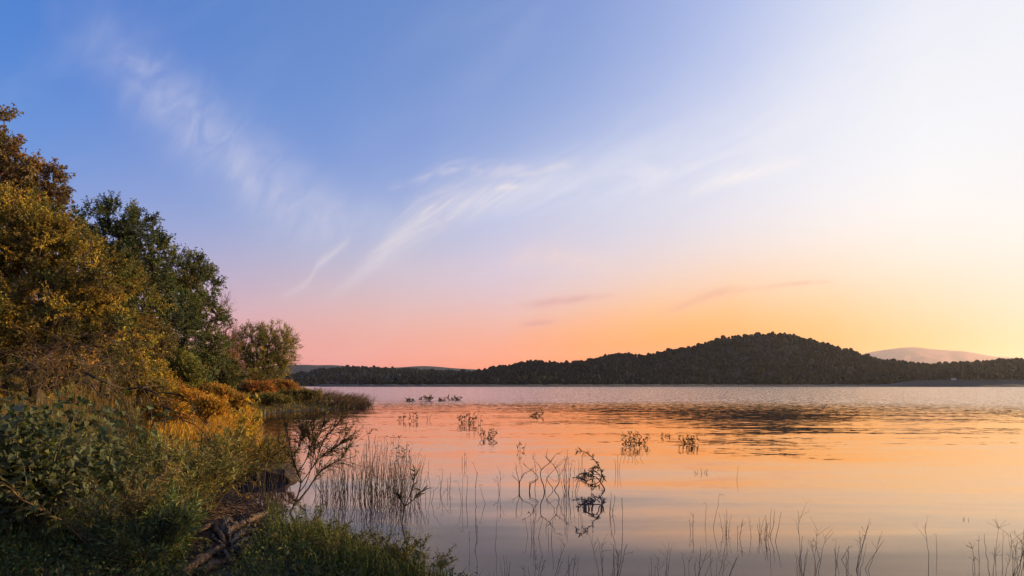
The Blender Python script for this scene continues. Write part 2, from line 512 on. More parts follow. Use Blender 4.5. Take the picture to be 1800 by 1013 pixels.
def vnoise(x, y, s, seed=0):
    """cheap smooth value noise"""
    x = np.asarray(x) / s + 100 + seed * 17.3; y = np.asarray(y) / s + 100 + seed * 9.1
    xi = np.floor(x); yi = np.floor(y); fx = x - xi; fy = y - yi
    fx = fx * fx * (3 - 2 * fx); fy = fy * fy * (3 - 2 * fy)
    h = lambda a, c: np.modf(np.abs(np.sin(a * 127.1 + c * 311.7 + seed * 7.7)) * 43758.5453)[0]
    return (h(xi, yi) * (1 - fx) + h(xi + 1, yi) * fx) * (1 - fy) + (h(xi, yi + 1) * (1 - fx) + h(xi + 1, yi + 1) * fx) * fy


def sstep(a, b_, x):
    t_ = np.clip((x - a) / (b_ - a), 0, 1)
    return t_ * t_ * (3 - 2 * t_)


def ground_z(x, y):
    d = shore_dist(x, y)
    land = .02 + .085 * np.minimum(d, 12) + 1.5 * sstep(2.5, 10, d) + 2.5 * sstep(9, 40, d)
    land = land * (1 - .45 * sstep(16, 6, np.asarray(y, float)))
    land = land + sstep(.3, 3, d) * (.25 * (vnoise(x, y, 2.2) - .5) + .12 * (vnoise(x, y, .7, 3) - .5)) + .06 * (vnoise(x, y, .25, 5) - .5)
    wet = np.maximum(-.02 + .13 * d, -2.5)
    return np.where(d > 0, np.maximum(land, .012), wet)


def gz(x, y): return float(ground_z(np.array([x]), np.array([y]))[0])


def axis(parts):
    return np.unique(np.concatenate([np.arange(a, c, s) for a, c, s in parts]).round(3))


gx = axis([(-700, -80, 40), (-80, -40, 5), (-40, -12, .8), (-12, 5, .22), (5, 30, 1.0), (30, 71, 6)])
gy = axis([(-200, -20, 20), (-20, 4, 2), (4, 20, .22), (20, 32, .5), (32, 100, 1.2), (100, 180, 6), (180, 721, 40)])
X, Y = np.meshgrid(gx, gy)
Z = ground_z(X, Y)
g = Geo()
nx, ny = len(gx), len(gy)
ii, jj = np.meshgrid(np.arange(nx - 1), np.arange(ny - 1))
k0 = (jj * nx + ii).ravel()
g.add(np.stack([X, Y, Z], -1).reshape(-1, 3), np.stack([k0, k0 + 1, k0 + 1 + nx, k0 + nx], 1))
m, k, out = material('bank_soil')
tc = k.n('ShaderNodeTexCoord').outputs['Object']
geo_p = k.n('ShaderNodeSeparateXYZ'); k.put(geo_p.inputs[0], tc)
n1 = k.noise(tc, .35, 5, .6); n2 = k.noise(tc, 4.0, 6, .65); n3 = k.noise(tc, 26.0, 4, .6)
soil = k.ramp(n2.outputs[0], [(.3, (.028, .019, .013)), (.55, (.062, .042, .028)), (.75, (.10, .07, .045))])
turf = k.ramp(n2.outputs[0], [(.3, (.03, .032, .010)), (.55, (.075, .06, .017)), (.75, (.14, .085, .025))])
cover = k.mr(k.m('ADD', geo_p.outputs[2], k.m('MULTIPLY', n1.outputs[0], .8)), .55, 1.1)
colr = k.mix(cover, soil, turf)
wet = k.mr(geo_p.outputs[2], .02, .16, .55, 1.0)
colr = k.mix(1.0, colr, k.xyz(wet, wet, wet), 'MULTIPLY')
p = k.n('ShaderNodeBsdfPrincipled'); p.inputs['Specular IOR Level'].default_value = .2
k.put(p.inputs['Base Color'], colr)
k.put(p.inputs['Roughness'], k.mr(geo_p.outputs[2], .0, .10, .6, .95))
bm = k.n('ShaderNodeBump'); bm.inputs['Strength'].default_value = .8; bm.inputs['Distance'].default_value = .05
k.put(bm.inputs['Height'], k.m('ADD', n2.outputs[0], k.m('MULTIPLY', n3.outputs[0], .6)))
k.put(p.inputs['Normal'], bm.outputs[0]); k.put(out.inputs[0], p.outputs[0])
kind(g.build('ground', m, smooth=True), 'structure')

# ---------------------------------------------------------------- the lake
m, k, out = material('lake_water')
pos = k.n('ShaderNodeNewGeometry').outputs['Position']
sp = k.n('ShaderNodeSeparateXYZ'); k.put(sp.inputs[0], pos)
wx, wy = sp.outputs[0], sp.outputs[1]


def slope(sx, sy, seed, amp_x, amp_y, detail=2.0, rough=.5, dist=0.0):
    n = k.noise(k.xyz(k.m('MULTIPLY', wx, sx), k.m('MULTIPLY', wy, sy), seed), 1.0, detail, rough, dist)
    c = k.n('ShaderNodeSeparateColor'); k.put(c.inputs[0], n.outputs['Color'])
    return (k.m('MULTIPLY', k.m('SUBTRACT', c.outputs[0], .5), amp_x), k.m('MULTIPLY', k.m('SUBTRACT', c.outputs[1], .5), amp_y))


# where the breeze touches the water: far out, with a ragged edge
edge = k.noise(k.xyz(k.m('MULTIPLY', wx, .012), k.m('MULTIPLY', wy, .02), 3.0), 1.0, 3.0, .55)
far = k.m('ADD', k.m('ADD', wy, k.m('MULTIPLY', wx, .42)), k.m('MULTIPLY', k.m('SUBTRACT', edge.outputs[0], .5), 62.0))
breeze = k.m('POWER', k.mr(far, 38.0, 100.0, 0.0, 1.0, 'SMOOTHSTEP'), 1.6)
patch = k.noise(k.xyz(k.m('MULTIPLY', wx, .05), k.m('MULTIPLY', wy, .16), 8.0), 1.0, 3.0, .5)
mid = k.m('MULTIPLY', k.mr(wy, 9.0, 26.0, 0.12, 1.0, 'SMOOTHSTEP'), k.mr(patch.outputs[0], .34, .60, .25, 1.0))
calm = slope(.15, .70, 1.0, .030, .110, 2.0, .45, .3)        # slow swell close by
rip = slope(.42, 2.6, 2.0, .022, .040, 2.0, .5, .25)         # long-crested ripples
fine = slope(1.8, 5.0, 5.0, .08, .12, 2.0, .55)
chop = slope(2.2, 3.2, 9.0, .42, .80, 2.0, .6)              # wind chop
near_f = k.mr(wy, 9.0, 32.0, .9, .42)
sx_ = k.m('ADD', k.m('MULTIPLY', calm[0], near_f), k.m('ADD', k.m('MULTIPLY', k.m('ADD', rip[0], fine[0]), mid), k.m('MULTIPLY', chop[0], breeze)))
sy_ = k.m('ADD', k.m('MULTIPLY', calm[1], near_f), k.m('ADD', k.m('MULTIPLY', k.m('ADD', rip[1], fine[1]), mid), k.m('MULTIPLY', chop[1], breeze)))
vn = k.n('ShaderNodeVectorMath', operation='NORMALIZE'); k.put(vn.inputs[0], k.xyz(sx_, sy_, 1.0))
nv = k.n('ShaderNodeVectorMath', operation='DOT_PRODUCT'); k.put(nv.inputs[0], vn.outputs[0]); k.put(nv.inputs[1], k.n('ShaderNodeNewGeometry').outputs['Incoming'])
flat = k.n('ShaderNodeSeparateXYZ'); k.put(flat.inputs[0], k.n('ShaderNodeNewGeometry').outputs['Incoming'])
facing = k.m('ADD', k.m('MULTIPLY', k.m('ABSOLUTE', nv.outputs['Value']), k.m('SUBTRACT', 1.0, breeze)), k.m('MULTIPLY', k.m('ABSOLUTE', flat.outputs[2]), breeze))
fres = k.curve(facing, [(0, .97), (.06, .86), (.10, .84), (.15, .72), (.20, .43), (.27, .18), (.45, .08), (1, .02)])
gl = k.n('ShaderNodeBsdfGlossy'); k.put(gl.inputs['Color'], k.mix(breeze, (1.0, .79, .58, 1), (.98, .90, .86, 1)))
k.put(gl.inputs['Roughness'], k.mr(breeze, 0, 1, .012, .11)); k.put(gl.inputs['Normal'], vn.outputs[0])
body = k.n('ShaderNodeBsdfDiffuse'); body.inputs['Color'].default_value = (.012, .024, .048, 1)
ms = k.n('ShaderNodeMixShader'); k.put(ms.inputs[0], fres); k.put(ms.inputs[1], body.outputs[0]); k.put(ms.inputs[2], gl.outputs[0])
k.put(out.inputs[0], ms.outputs[0])
WATER = m
g = Geo()
g.add([(-900, -150, 0), (2600, -150, 0), (2600, 1400, 0), (-900, 1400, 0)], [(0, 1, 2, 3)])
kind(g.build('lake', m), 'structure')

# ---------------------------------------------------------------- hills across the lake
m, k, out = material('wooded_hill_ground')
tc = k.n('ShaderNodeTexCoord').outputs['Object']
n1 = k.noise(tc, .02, 5, .6); n2 = k.noise(tc, .12, 4, .6)
sp = k.n('ShaderNodeSeparateXYZ'); k.put(sp.inputs[0], tc)
colr = k.ramp(n2.outputs[0], [(.3, (.007, .011, .010)), (.6, (.013, .019, .014)), (.8, (.024, .028, .018))])
p = k.n('ShaderNodeBsdfPrincipled'); p.inputs['Roughness'].default_value = .95; p.inputs['Specular IOR Level'].default_value = .1
k.put(p.inputs['Base Color'], colr); k.put(out.inputs[0], p.outputs[0])
HILL = m


def hill(name, prof, y_shore, y_crest, y_end, nxs=260, nys=40, tree_h=11.0, rough=.06, seed=0, base=0.0, fall=.35, mat=None):
    """a ridge: skyline points (px, py) at the crest distance, falling to the shore in front and away behind"""
    pr = np.array(prof, float)
    px = np.linspace(pr[0, 0], pr[-1, 0], nxs)
    # smooth skyline
    sk = np.interp(px, pr[:, 0], pr[:, 1])
    ker = np.hanning(9); ker /= ker.sum()
    sk = np.convolve(np.pad(sk, 4, 'edge'), ker, 'valid')
    s = np.concatenate([np.linspace(0, 1, nys), 1 + np.linspace(.06, 1, 12)])
    G = np.zeros((len(s), nxs, 3))
    for j, q in enumerate(s):
        ys = y_shore(px) if callable(y_shore) else np.full(nxs, y_shore)
        yc = y_crest(px) if callable(y_crest) else np.full(nxs, y_crest)
        zc = EYE + (HOR - sk) / FPX * yc - tree_h
        if q <= 1:
            yy = ys + (yc - ys) * q
            f = (.38 * q + .62 * (q * q * (3 - 2 * q)))
        else:
            yy = yc + (y_end - yc) * (q - 1)
            f = 1 - (1 - fall) * (q - 1) ** .8
        xx = (px - 900) / FPX * (ys + (yc - ys) * min(q, 1) if q <= 1 else yy)
        nz = (vnoise(xx, yy, 160, seed) - .5) * 2 + (vnoise(xx, yy, 60, seed + 2) - .5)
        z = zc * f + rough * zc * nz * math.sin(math.pi * min(q, 1)) * (1 if q <= 1 else 0)
        z = np.where(z < .3 + 2.2 * min(q * 12, 1), .3 + 2.2 * min(q * 12, 1), z) if q > 0 else np.full(nxs, -2.0)
        G[j, :, 0] = xx; G[j, :, 1] = yy; G[j, :, 2] = z + base * (q > 0)
    g = Geo()
    n0, n1_ = len(s), nxs
    a, c = np.meshgrid(np.arange(n1_ - 1), np.arange(n0 - 1))
    k0 = (c * n1_ + a).ravel()
    g.add(G.reshape(-1, 3), np.stack([k0, k0 + 1, k0 + 1 + n1_, k0 + n1_], 1))
    kind(g.build(name, mat or HILL, smooth=True), 'structure')
    return G, s


MAIN = [(640, 672), (700, 668), (760, 662), (820, 653), (870, 641), (905, 634), (935, 629), (962, 632), (1020, 631), (1055, 622), (1085, 616), (1108, 617), (1132, 620), (1170, 612), (1230, 600),
        (1268, 589), (1300, 584), (1340, 580), (1385, 583), (1440, 597), (1500, 612), (1540, 626), (1600, 634), (1660, 636), (1720, 632), (1760, 628), (1800, 627), (1900, 622), (2100, 612), (2400, 600), (2900, 590), (3600, 600)]
LEFT = [(-700, 640), (0, 636), (300, 650), (470, 660), (520, 654), (560, 648), (600, 643), (640, 641), (690, 644), (730, 647), (770, 648), (830, 649), (860, 652), (920, 658), (1000, 664)]
shore_main = lambda px: 960 + 40 * np.sin(px / 170.0) - 60 * sstep(1500, 1700, px)
crest_main = lambda px: 1480 + 60 * np.sin(px / 240.0 + 1) + 260 * sstep(1560, 1750, px) + 120 * sstep(1050, 850, px)
G_main, S_main = hill('hill', MAIN, shore_main, crest_main, 2400, nxs=420, seed=1)
shore_left = lambda px: 1240 + 50 * np.sin(px / 130.0)
G_left, S_left = hill('low_hills', LEFT, shore_left, 2000, 3000, nxs=260, nys=36, seed=4, tree_h=10)

m2, k, out = material('far_hill')
tc = k.n('ShaderNodeTexCoord').outputs['Object']
n2 = k.noise(tc, .012, 6, .65)
colr = k.ramp(n2.outputs[0], [(.3, (.016, .022, .022)), (.7, (.03, .036, .034))])
p = k.n('ShaderNodeBsdfPrincipled'); p.inputs['Roughness'].default_value = .95; p.inputs['Specular IOR Level'].default_value = .1
k.put(p.inputs['Base Color'], colr); k.put(out.inputs[0], p.outputs[0])
hill('far_hills', [(-900, 630), (100, 640), (420, 650), (480, 645), (500, 643), (515, 641.5), (537, 640.5), (556, 643.5), (574, 641), (592, 642), (620, 645), (680, 647), (712, 645.5), (742, 643), (775, 645), (800, 648), (830, 649), (900, 655), (1050, 664)],
     3200, 4600, 6200, nxs=240, nys=16, tree_h=0, rough=.02, seed=6, mat=m2)
m4, k, out = material('mountain_haze_pink')
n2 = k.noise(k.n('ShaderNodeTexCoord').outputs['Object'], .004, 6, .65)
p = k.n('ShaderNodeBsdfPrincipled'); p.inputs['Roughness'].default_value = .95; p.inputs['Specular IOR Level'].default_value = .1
k.put(p.inputs['Base Color'], k.ramp(n2.outputs[0], [(.3, (.30, .115, .085)), (.7, (.48, .20, .14))])); k.put(out.inputs[0], p.outputs[0])  # pale pink of the sunlit haze is put into the base colour
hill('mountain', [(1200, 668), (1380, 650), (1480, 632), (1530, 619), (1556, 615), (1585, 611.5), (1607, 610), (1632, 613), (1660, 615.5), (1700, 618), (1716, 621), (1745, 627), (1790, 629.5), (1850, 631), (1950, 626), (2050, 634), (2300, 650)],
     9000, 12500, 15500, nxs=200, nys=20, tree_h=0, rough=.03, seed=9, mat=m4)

# ---------------------------------------------------------------- forest on the hills
CROWN_V = None


def crown_mesh(r_, nlat=4, nlon=7):
    """a lumpy tree crown of about 42 triangles, unit size, sitting on z=0"""
    V = [(0, 0, 0.02)]
    for i in range(1, nlat):
        th = math.pi * (1 - i / nlat)
        for j in range(nlon):
            ph = 2 * math.pi * (j + .5 * (i % 2)) / nlon
            q = 1 + .26 * r_.normal()
            V.append((math.sin(th) * math.cos(ph) * q * .5, math.sin(th) * math.sin(ph) * q * .5, .52 + .5 * math.cos(th) * (1 + .12 * r_.normal())))
    V.append((0, 0, 1.05))
    T = []
    for j in range(nlon):
        T.append((0, 1 + (j + 1) % nlon, 1 + j))
        for i in range(nlat - 2):
            a = 1 + i * nlon; c = a + nlon
            T += [(a + j, a + (j + 1) % nlon, c + j), (a + (j + 1) % nlon, c + (j + 1) % nlon, c + j)]
        a = 1 + (nlat - 2) * nlon
        T.append((a + j, a + (j + 1) % nlon, len(V) - 1))
    return np.array(V), np.array(T)


r_f = np.random.default_rng(11)
CR = [crown_mesh(r_f) for _ in range(10)]


def forest(name, G, nys, count, size, keep, cols, seed):
    r_ = np.random.default_rng(seed)
    g = Geo()
    J = nys + 3
    a = r_.uniform(0, 1, (count, 2))
    # even cover by ground area: more trees where the cell is larger
    jf = a[:, 0] * (J - 1.001); xf = a[:, 1] * (G.shape[1] - 1.001)
    j = jf.astype(int); i = xf.astype(int); fj = (jf - j)[:, None]; fi = (xf - i)[:, None]
    pts = (G[j, i] * (1 - fi) + G[j, i + 1] * fi) * (1 - fj) + (G[j + 1, i] * (1 - fi) + G[j + 1, i + 1] * fi) * fj
    px = pts[:, 0] / pts[:, 1] * FPX + 900
    ok = keep(px, pts, jf / (nys - 1), r_) & (pts[:, 2] > 1.2)
    pts = pts[ok]; N = len(pts)
    big = vnoise(pts[:, 0], pts[:, 1], 55, 3)
    hgt = size * np.clip(np.exp(.27 * r_.normal(size=N)), .45, 1.9) * (.7 + .6 * big); wd = hgt * r_.uniform(.65, 1.0, N)
    base = np.asarray(cols, float)
    ci = np.clip((vnoise(pts[:, 0], pts[:, 1], 90, 5) * .7 + r_.uniform(0, .45, N)) * len(base), 0, len(base) - 1).astype(int)
    C = base[ci] * r_.uniform(.7, 1.3, (N, 1))
    ang = r_.uniform(0, 6.28, N); v = r_.integers(0, len(CR), N)
    for q, (V, T) in enumerate(CR):
        s = np.where(v == q)[0]
        if len(s) == 0: continue
        ca, sa = np.cos(ang[s])[:, None], np.sin(ang[s])[:, None]
        x = (V[None, :, 0] * ca - V[None, :, 1] * sa) * wd[s][:, None] + pts[s, 0][:, None]
        y = (V[None, :, 0] * sa + V[None, :, 1] * ca) * wd[s][:, None] + pts[s, 1][:, None]
        z = V[None, :, 2] * hgt[s][:, None] + pts[s, 2][:, None] - .6
        F = (T[None] + (np.arange(len(s)) * len(V))[:, None, None]).reshape(-1, 3)
        # paler, drier sides on some leaf masses: colour of the leaves, per clump
        cc = np.repeat(C[s], len(T), 0) * r_.uniform(.75, 1.25, (len(s) * len(T), 1))
        g.add(np.stack([x, y, z], -1).reshape(-1, 3), T=F, TC=cc)
    return kind(g.build(name, FOREST), 'stuff')


FOREST = leaf_mat('forest_leaf', .12, .9, .05)
TREECOLS = [(.004, .008, .009), (.005, .010, .010), (.007, .011, .010), (.010, .014, .010), (.015, .016, .010)]
forest('forest', G_main, 40, 26000, 5.5,
       lambda px, p, q, r_: (px > 600) & (px < 1960) & ((px < 1590) | (q > .13)), TREECOLS, 21)
forest('forest', G_left, 36, 11000, 6.2,
       lambda px, p, q, r_: (px > 440) & (px < 960) & ((q < .05) | (q > .20) | (r_.uniform(0, 1, len(q)) < .25)), TREECOLS[:4], 22)

# the shore strip under the hills
m3, k, out = material('shore_earth')
n2 = k.noise(k.n('ShaderNodeTexCoord').outputs['Object'], .4, 5, .6)
p = k.n('ShaderNodeBsdfPrincipled'); p.inputs['Roughness'].default_value = .95
k.put(p.inputs['Base Color'], k.ramp(n2.outputs[0], [(.3, (.016, .013, .011)), (.7, (.036, .028, .022))])); k.put(out.inputs[0], p.outputs[0])
g = Geo()
px = np.linspace(560, 2400, 300); ys = shore_main(px)
jit = 1.2 * vnoise(px, px * 0, 9, 2)
rows = [(-14, -1.0, 0), (-6, .35, .5), (1, 1.3, 1), (12, 2.6, 1)]
V = np.stack([np.stack([(px - 900) / FPX * (ys + a), ys + a, z + jit * c], 1) for a, z, c in rows])
a, c = np.meshgrid(np.arange(299), np.arange(3)); k0 = (c * 300 + a).ravel()
g.add(V.reshape(-1, 3), np.stack([k0, k0 + 1, k0 + 301, k0 + 300], 1))
kind(g.build('shore', m3, smooth=True), 'structure')

# ---------------------------------------------------------------- dam, hut and poplars at the far end
m, k, out = material('dam_stone')
tc = k.n('ShaderNodeTexCoord').outputs['Object']
n1 = k.noise(tc, .25, 6, .65); n2 = k.noise(tc, 1.5, 4, .6)
p = k.n('ShaderNodeBsdfPrincipled'); p.inputs['Roughness'].default_value = .9
k.put(p.inputs['Base Color'], k.ramp(k.m('ADD', k.m('MULTIPLY', n1.outputs[0], .6), k.m('MULTIPLY', n2.outputs[0], .4)), [(.3, (.018, .018, .016)), (.7, (.044, .039, .033))]))
k.put(out.inputs[0], p.outputs[0])
DAMM = m
DY = 880.0
dam = thing('dam', 'long grey stone dam with a row of posts along its crest, across the lake', 'dam', (0, DY, 0))


def at_dam(px): return (px - 900) / FPX * DY


xs = np.linspace(at_dam(1548), at_dam(2250), 90)
top = np.interp(xs, [xs[0], at_dam(1600), at_dam(1625), at_dam(1700), xs[-1]], [.2, 6.5, 8.2, 8.8, 9.2])
prof = [(-9, -1.5), (-8, .4), (9, None), (10.5, None), (15, None), (15, -1)]
V = []
for i, (dy, z) in enumerate(prof):
    zz = np.full(90, z) if z is not None else top + (0.0 if i == 2 else .02)
    V.append(np.stack([xs, np.full(90, dy), zz], 1))
V = np.array(V)
g = Geo()
a, c = np.meshgrid(np.arange(89), np.arange(len(prof) - 1)); k0 = (c * 90 + a).ravel()
g.add(V.reshape(-1, 3), np.stack([k0, k0 + 1, k0 + 91, k0 + 90], 1))
g.build('embankment', DAMM, dam)
g = Geo()
for pxv in (1609, 2240):   # end walls
    x_ = at_dam(pxv)
g.add([(xs[0], 9, top[0] - .05), (xs[-1], 9, top[-1] - .05), (xs[-1], 9, top[-1] + .55), (xs[0], 9, top[0] + .55),
       (xs[0], 9.4, top[0] - .05), (xs[-1], 9.4, top[-1] - .05), (xs[-1], 9.4, top[-1] + .55), (xs[0], 9.4, top[0] + .55)],
      [(0, 1, 2, 3), (5, 4, 7, 6), (3, 2, 6, 7)])
post_me = Geo()
tube(post_me, [(0, 0, 0), (0, 0, .9), (0, 0, 1.15)], [.42, .38, .2], 6, (.07, .065, .06))
pm = post_me.mesh('post'); pm.materials.append(STALK)
for pxv in np.arange(1617, 1812, 5.2):
    o = link('post', pm, dam); x_ = at_dam(pxv)
    o.location = (x_, 9.2, float(np.interp(x_, xs, top)) - .05)

hut = thing('hut', 'tiny white hut with a pitched roof behind the dam', 'hut', (at_dam(1676) * 1.03, DY * 1.03, 8.3))
g = Geo(); hw, hl, hh = 1.7, 2.4, 2.3
g.add([(-hl, -hw, 0), (hl, -hw, 0), (hl, hw, 0), (-hl, hw, 0), (-hl, -hw, hh), (hl, -hw, hh), (hl, hw, hh), (-hl, hw, hh), (-hl, 0, hh + 1.0), (hl, 0, hh + 1.0)],
      [(0, 1, 5, 4), (1, 2, 6, 5), (2, 3, 7, 6), (3, 0, 4, 7)], (.42, .40, .38), [(4, 7, 8), (5, 9, 6)], (.42, .40, .38))
g.build('wall', STALK, hut)
g = Geo()
g.add([(-hl - .3, -hw - .4, hh - .15), (hl + .3, -hw - .4, hh - .15), (hl + .3, 0, hh + 1.12), (-hl - .3, 0, hh + 1.12), (-hl - .3, hw + .4, hh - .15), (hl + .3, hw + .4, hh - .15)],
      [(0, 1, 2, 3), (3, 2, 5, 4)], (.3, .28, .27))
g.build('roof', STALK, hut)

# ---------------------------------------------------------------- evening haze
m, k, out = material('haze_air')
pv = k.n('ShaderNodeVolumePrincipled')
pv.inputs['Color'].default_value = (.92, .90, .98, 1)
pv.inputs['Density'].default_value = 2.6e-5
pv.inputs['Anisotropy'].default_value = .45
k.put(out.inputs['Volume'], pv.outputs[0])
g = Geo()
x0, x1, y0, y1, z0, z1 = -9000, 16500, -1500, 16000, -5, 730
g.add([(x0, y0, z0), (x1, y0, z0), (x1, y1, z0), (x0, y1, z0), (x0, y0, z1), (x1, y0, z1), (x1, y1, z1), (x0, y1, z1)],
      [(3, 2, 1, 0), (4, 5, 6, 7), (0, 1, 5, 4), (1, 2, 6, 5), (2, 3, 7, 6), (3, 0, 4, 7)])
kind(g.build('haze', m), 'stuff')

# ================================================================ TREES AND SHRUBS ON THE BANK
def grow(r_, trunks, centers, r_tip, lift=.25, step=.55):
    """branch skeleton: joins every clump centre to the nearest limb. Returns segment arrays"""
    pos = []; par = []
    for tp in trunks:
        for i, q in enumerate(tp):
            pos.append(np.asarray(q, float)); par.append(-1 if i == 0 else len(pos) - 2)
    root_n = len(pos)
    ref = np.mean([tp[len(tp) // 2] for tp in trunks], 0)
    order = np.argsort(np.linalg.norm((centers - ref) * np.array([1, 1, .8]), axis=1))
    PA = np.zeros((root_n + len(centers) * 12, 3)); PA[:root_n] = pos; n = root_n
    ends = []
    for c in centers[order]:
        d = PA[:n] - c
        cost = np.linalg.norm(d, axis=1) + 1.2 * np.maximum(0, d[:, 2] + .1)
        cost[0] += .3
        j = int(np.argmin(cost)); L = np.linalg.norm(PA[j] - c)
        m_ = int(np.clip(L / step, 1, 10))
        ctl = (PA[j] + c) / 2 + np.array([0, 0, lift * L * .5]) + r_.normal(size=3) * L * .10
        path = bez(PA[j], ctl, c, m_ + 1)[1:]
        prev = j
        for q in path:
            PA[n] = q; par.append(prev); prev = n; n += 1
        ends.append(prev)
    w = np.zeros(n)
    for e in ends: w[e] += 1
    for i in range(n - 1, 0, -1):
        if par[i] >= 0: w[par[i]] += w[i]
    w = np.maximum(w, 1)
    rad = r_tip * w ** .48
    i = np.array([k_ for k_ in range(n) if par[k_] >= 0]); pa = np.array(par)[i]
    return PA[pa], PA[i], np.minimum(rad[pa], rad[i] * 1.6), rad[i]


def lobes_points(r_, lobes, N, shell=.45):
    """clump centres inside a union of ellipsoids, thicker towards the outside"""
    lo = np.array(lobes, float)
    wt = (lo[:, 3] * lo[:, 4] * lo[:, 5]) ** .72; wt /= wt.sum()
    k_ = r_.choice(len(lo), N, p=wt)
    d = unit(r_.normal(size=(N, 3)))
    rr = (shell + (1 - shell) * r_.uniform(0, 1, N)) ** .8
    return lo[k_, :3] + d * rr[:, None] * lo[k_, 3:6], lo[k_, :3]


def crown_on(g, gw, r_, centers, hubs, twigs, tlen, per, ll, lw, cols, up=.35, out=.75, wild=.7, bark=(.07, .05, .035), tw_r=.006, var=.3, spread=.8):
    """leafy sprays round each clump centre"""
    N = len(centers)
    o = unit(centers - hubs)
    C = np.repeat(centers, twigs, 0); O = np.repeat(o, twigs, 0); M = len(C)
    d = unit(O * out + np.array([0, 0, up]) + r_.normal(size=(M, 3)) * wild)
    L = tlen * r_.uniform(.45, 1.15, M)
    A = C + r_.normal(size=(M, 3)) * tlen * .12
    B = A + d * L[:, None]
    segs(gw, A, B, tw_r, tw_r * .4, 3, bark)
    ctint = tints(r_, N, cols, var)             # each clump its own leaf colour
    t_ = r_.uniform(.12, 1.02, (M, per))
    pos = A[:, None] + (B - A)[:, None] * t_[..., None]
    ld = unit(d[:, None] * .7 + r_.normal(size=(M, per, 3)) * spread)
    K = M * per
    cc = np.repeat(ctint, twigs * per, 0) * np.exp(.22 * r_.normal(size=(K, 1)))
    leaves(g, pos.reshape(-1, 3), ld.reshape(-1, 3), ll * r_.uniform(.6, 1.25, K), lw * r_.uniform(.7, 1.2, K), np.clip(cc, .002, .6), r_)


def tree(name, label, cat, base, lobes, seed, clumps=260, twigs=7, tlen=.7, per=9, ll=.16, lw=.075, cols=((.05, .06, .015),),
         trunk_r=None, bark=(.07, .052, .036), stems=1, lean=(0, 0), r_tip=.011, group=None, up=.35, wild=.7, shell=.45, lift=.25, trunk_h=None, bare=0, var=.3, out=.75):
    r_ = np.random.default_rng(seed)
    base = np.asarray(base, float)
    lob = np.array(lobes, float)
    lob[:, 3:6] = np.maximum(lob[:, 3:6] - .6 * tlen, lob[:, 3:6] * .45)
    cols = np.array(cols) * 1.9
    ll, lw, per = ll * .74, lw * .74, int(per * 1.55)
    cen, hub = lobes_points(r_, lob, clumps, shell)
    gmin = base[2] + .25
    low = cen[:, 2] < gmin; cen[low, 2] = gmin + r_.uniform(0, .5, low.sum())
    trunks = []
    top = lob[np.argmax(lob[:, 2])][:3]
    for s in range(stems):
        a = r_.uniform(0, 6.28)
        foot = base + (np.array([math.cos(a), math.sin(a), 0]) * .18 * s if stems > 1 else 0)
        tgt = top if stems == 1 else lob[s % len(lob)][:3] + r_.normal(size=3) * .2
        h = trunk_h or .75
        tip = foot + (tgt - foot) * h
        trunks.append(bez(foot - np.array([0, 0, .25]), foot + (tip - foot) * .5 + np.array([lean[0] + .25 * r_.normal(), lean[1] + .25 * r_.normal(), .2]), tip, 9))
    A, B, ra, rb = grow(r_, trunks, cen, r_tip, lift)
    t_ = thing(name, label, cat, base, group)
    gw = Geo(); gl = Geo()
    bc = np.clip(np.array(bark) * (1 + .18 * r_.normal(size=(len(A), 1))), .004, .5)
    thick = rb > .05
    segs(gw, A[thick], B[thick], ra[thick], rb[thick], 8, bc[thick])
    segs(gw, A[~thick], B[~thick], ra[~thick], rb[~thick], 4, bc[~thick])
    crown_on(gl, gw, r_, cen, hub, twigs, tlen, per, ll, lw, cols, up=up, wild=wild, bark=bark, var=var, out=out)
    if bare:      # leafless twigs standing out of the crown
        cb, hb = lobes_points(r_, lob * np.array([1, 1, 1, 1.04, 1.04, 1.04]), bare, .9)
        d = unit(unit(cb - hb) + r_.normal(size=(bare, 3)) * .4 + np.array([0, 0, .3]))
        segs(gw, cb - d * .3, cb + d * r_.uniform(.3, .9, (bare, 1)), .008, .003, 3, bark)
    gw.build('trunk', BARK, t_, off=base)
    gl.build('crown', LEAF, t_, off=base)
    return t_


def L(px, py, Y, rx, ry=None, rz=None):
    """crown lobe centred on a photo point, radii in photo pixels at that depth"""
    c = P(px, py, Y); s = Y / FPX
    return (*c, rx * s, (ry if ry else rx) * s, (rz if rz else rx) * s)


def on_bank(px, Y):
    x = (px - 900) / FPX * Y
    return np.array([x, Y, gz(x, Y) - .03])


BRONZE = [(.060, .040, .018), (.070, .044, .018), (.050, .040, .017), (.085, .054, .020)]
GOLD = [(.10, .070, .012), (.125, .084, .013), (.072, .062, .014), (.16, .105, .014), (.05, .05, .014), (.06, .058, .015)]
OLIVE = [(.05, .050, .013), (.065, .056, .014), (.04, .045, .014)]
GREEN = [(.038, .046, .016), (.048, .052, .016), (.030, .040, .015), (.062, .060, .017)]
DGREEN = [(.026, .035, .016), (.034, .042, .017), (.022, .030, .015)]
WILLOW = [(.085, .078, .026), (.07, .068, .024), (.10, .085, .028)]

# the tallest tree: bronze oak at the photo's edge
tree('oak_tree', 'tallest tree on the bank, with bronze brown leaves and ragged top sprigs', 'tree', on_bank(-40, 27),
     [L(-60, 260, 28, 75, 80, 80), L(5, 235, 27.5, 22, 40, 55), L(-20, 330, 27, 100, 110, 90), L(55, 320, 27, 62, 80, 62), L(30, 280, 27.5, 42, 60, 55), L(95, 345, 26.6, 30, 40, 38), L(40, 430, 26.5, 110, 90, 100), L(-120, 420, 27, 110, 120, 140), L(-60, 560, 27, 120, 120, 100)],
     seed=31, clumps=520, twigs=8, tlen=.62, per=12, ll=.19, lw=.095, cols=BRONZE, bark=(.055, .04, .03), r_tip=.012, wild=.55, up=.5)
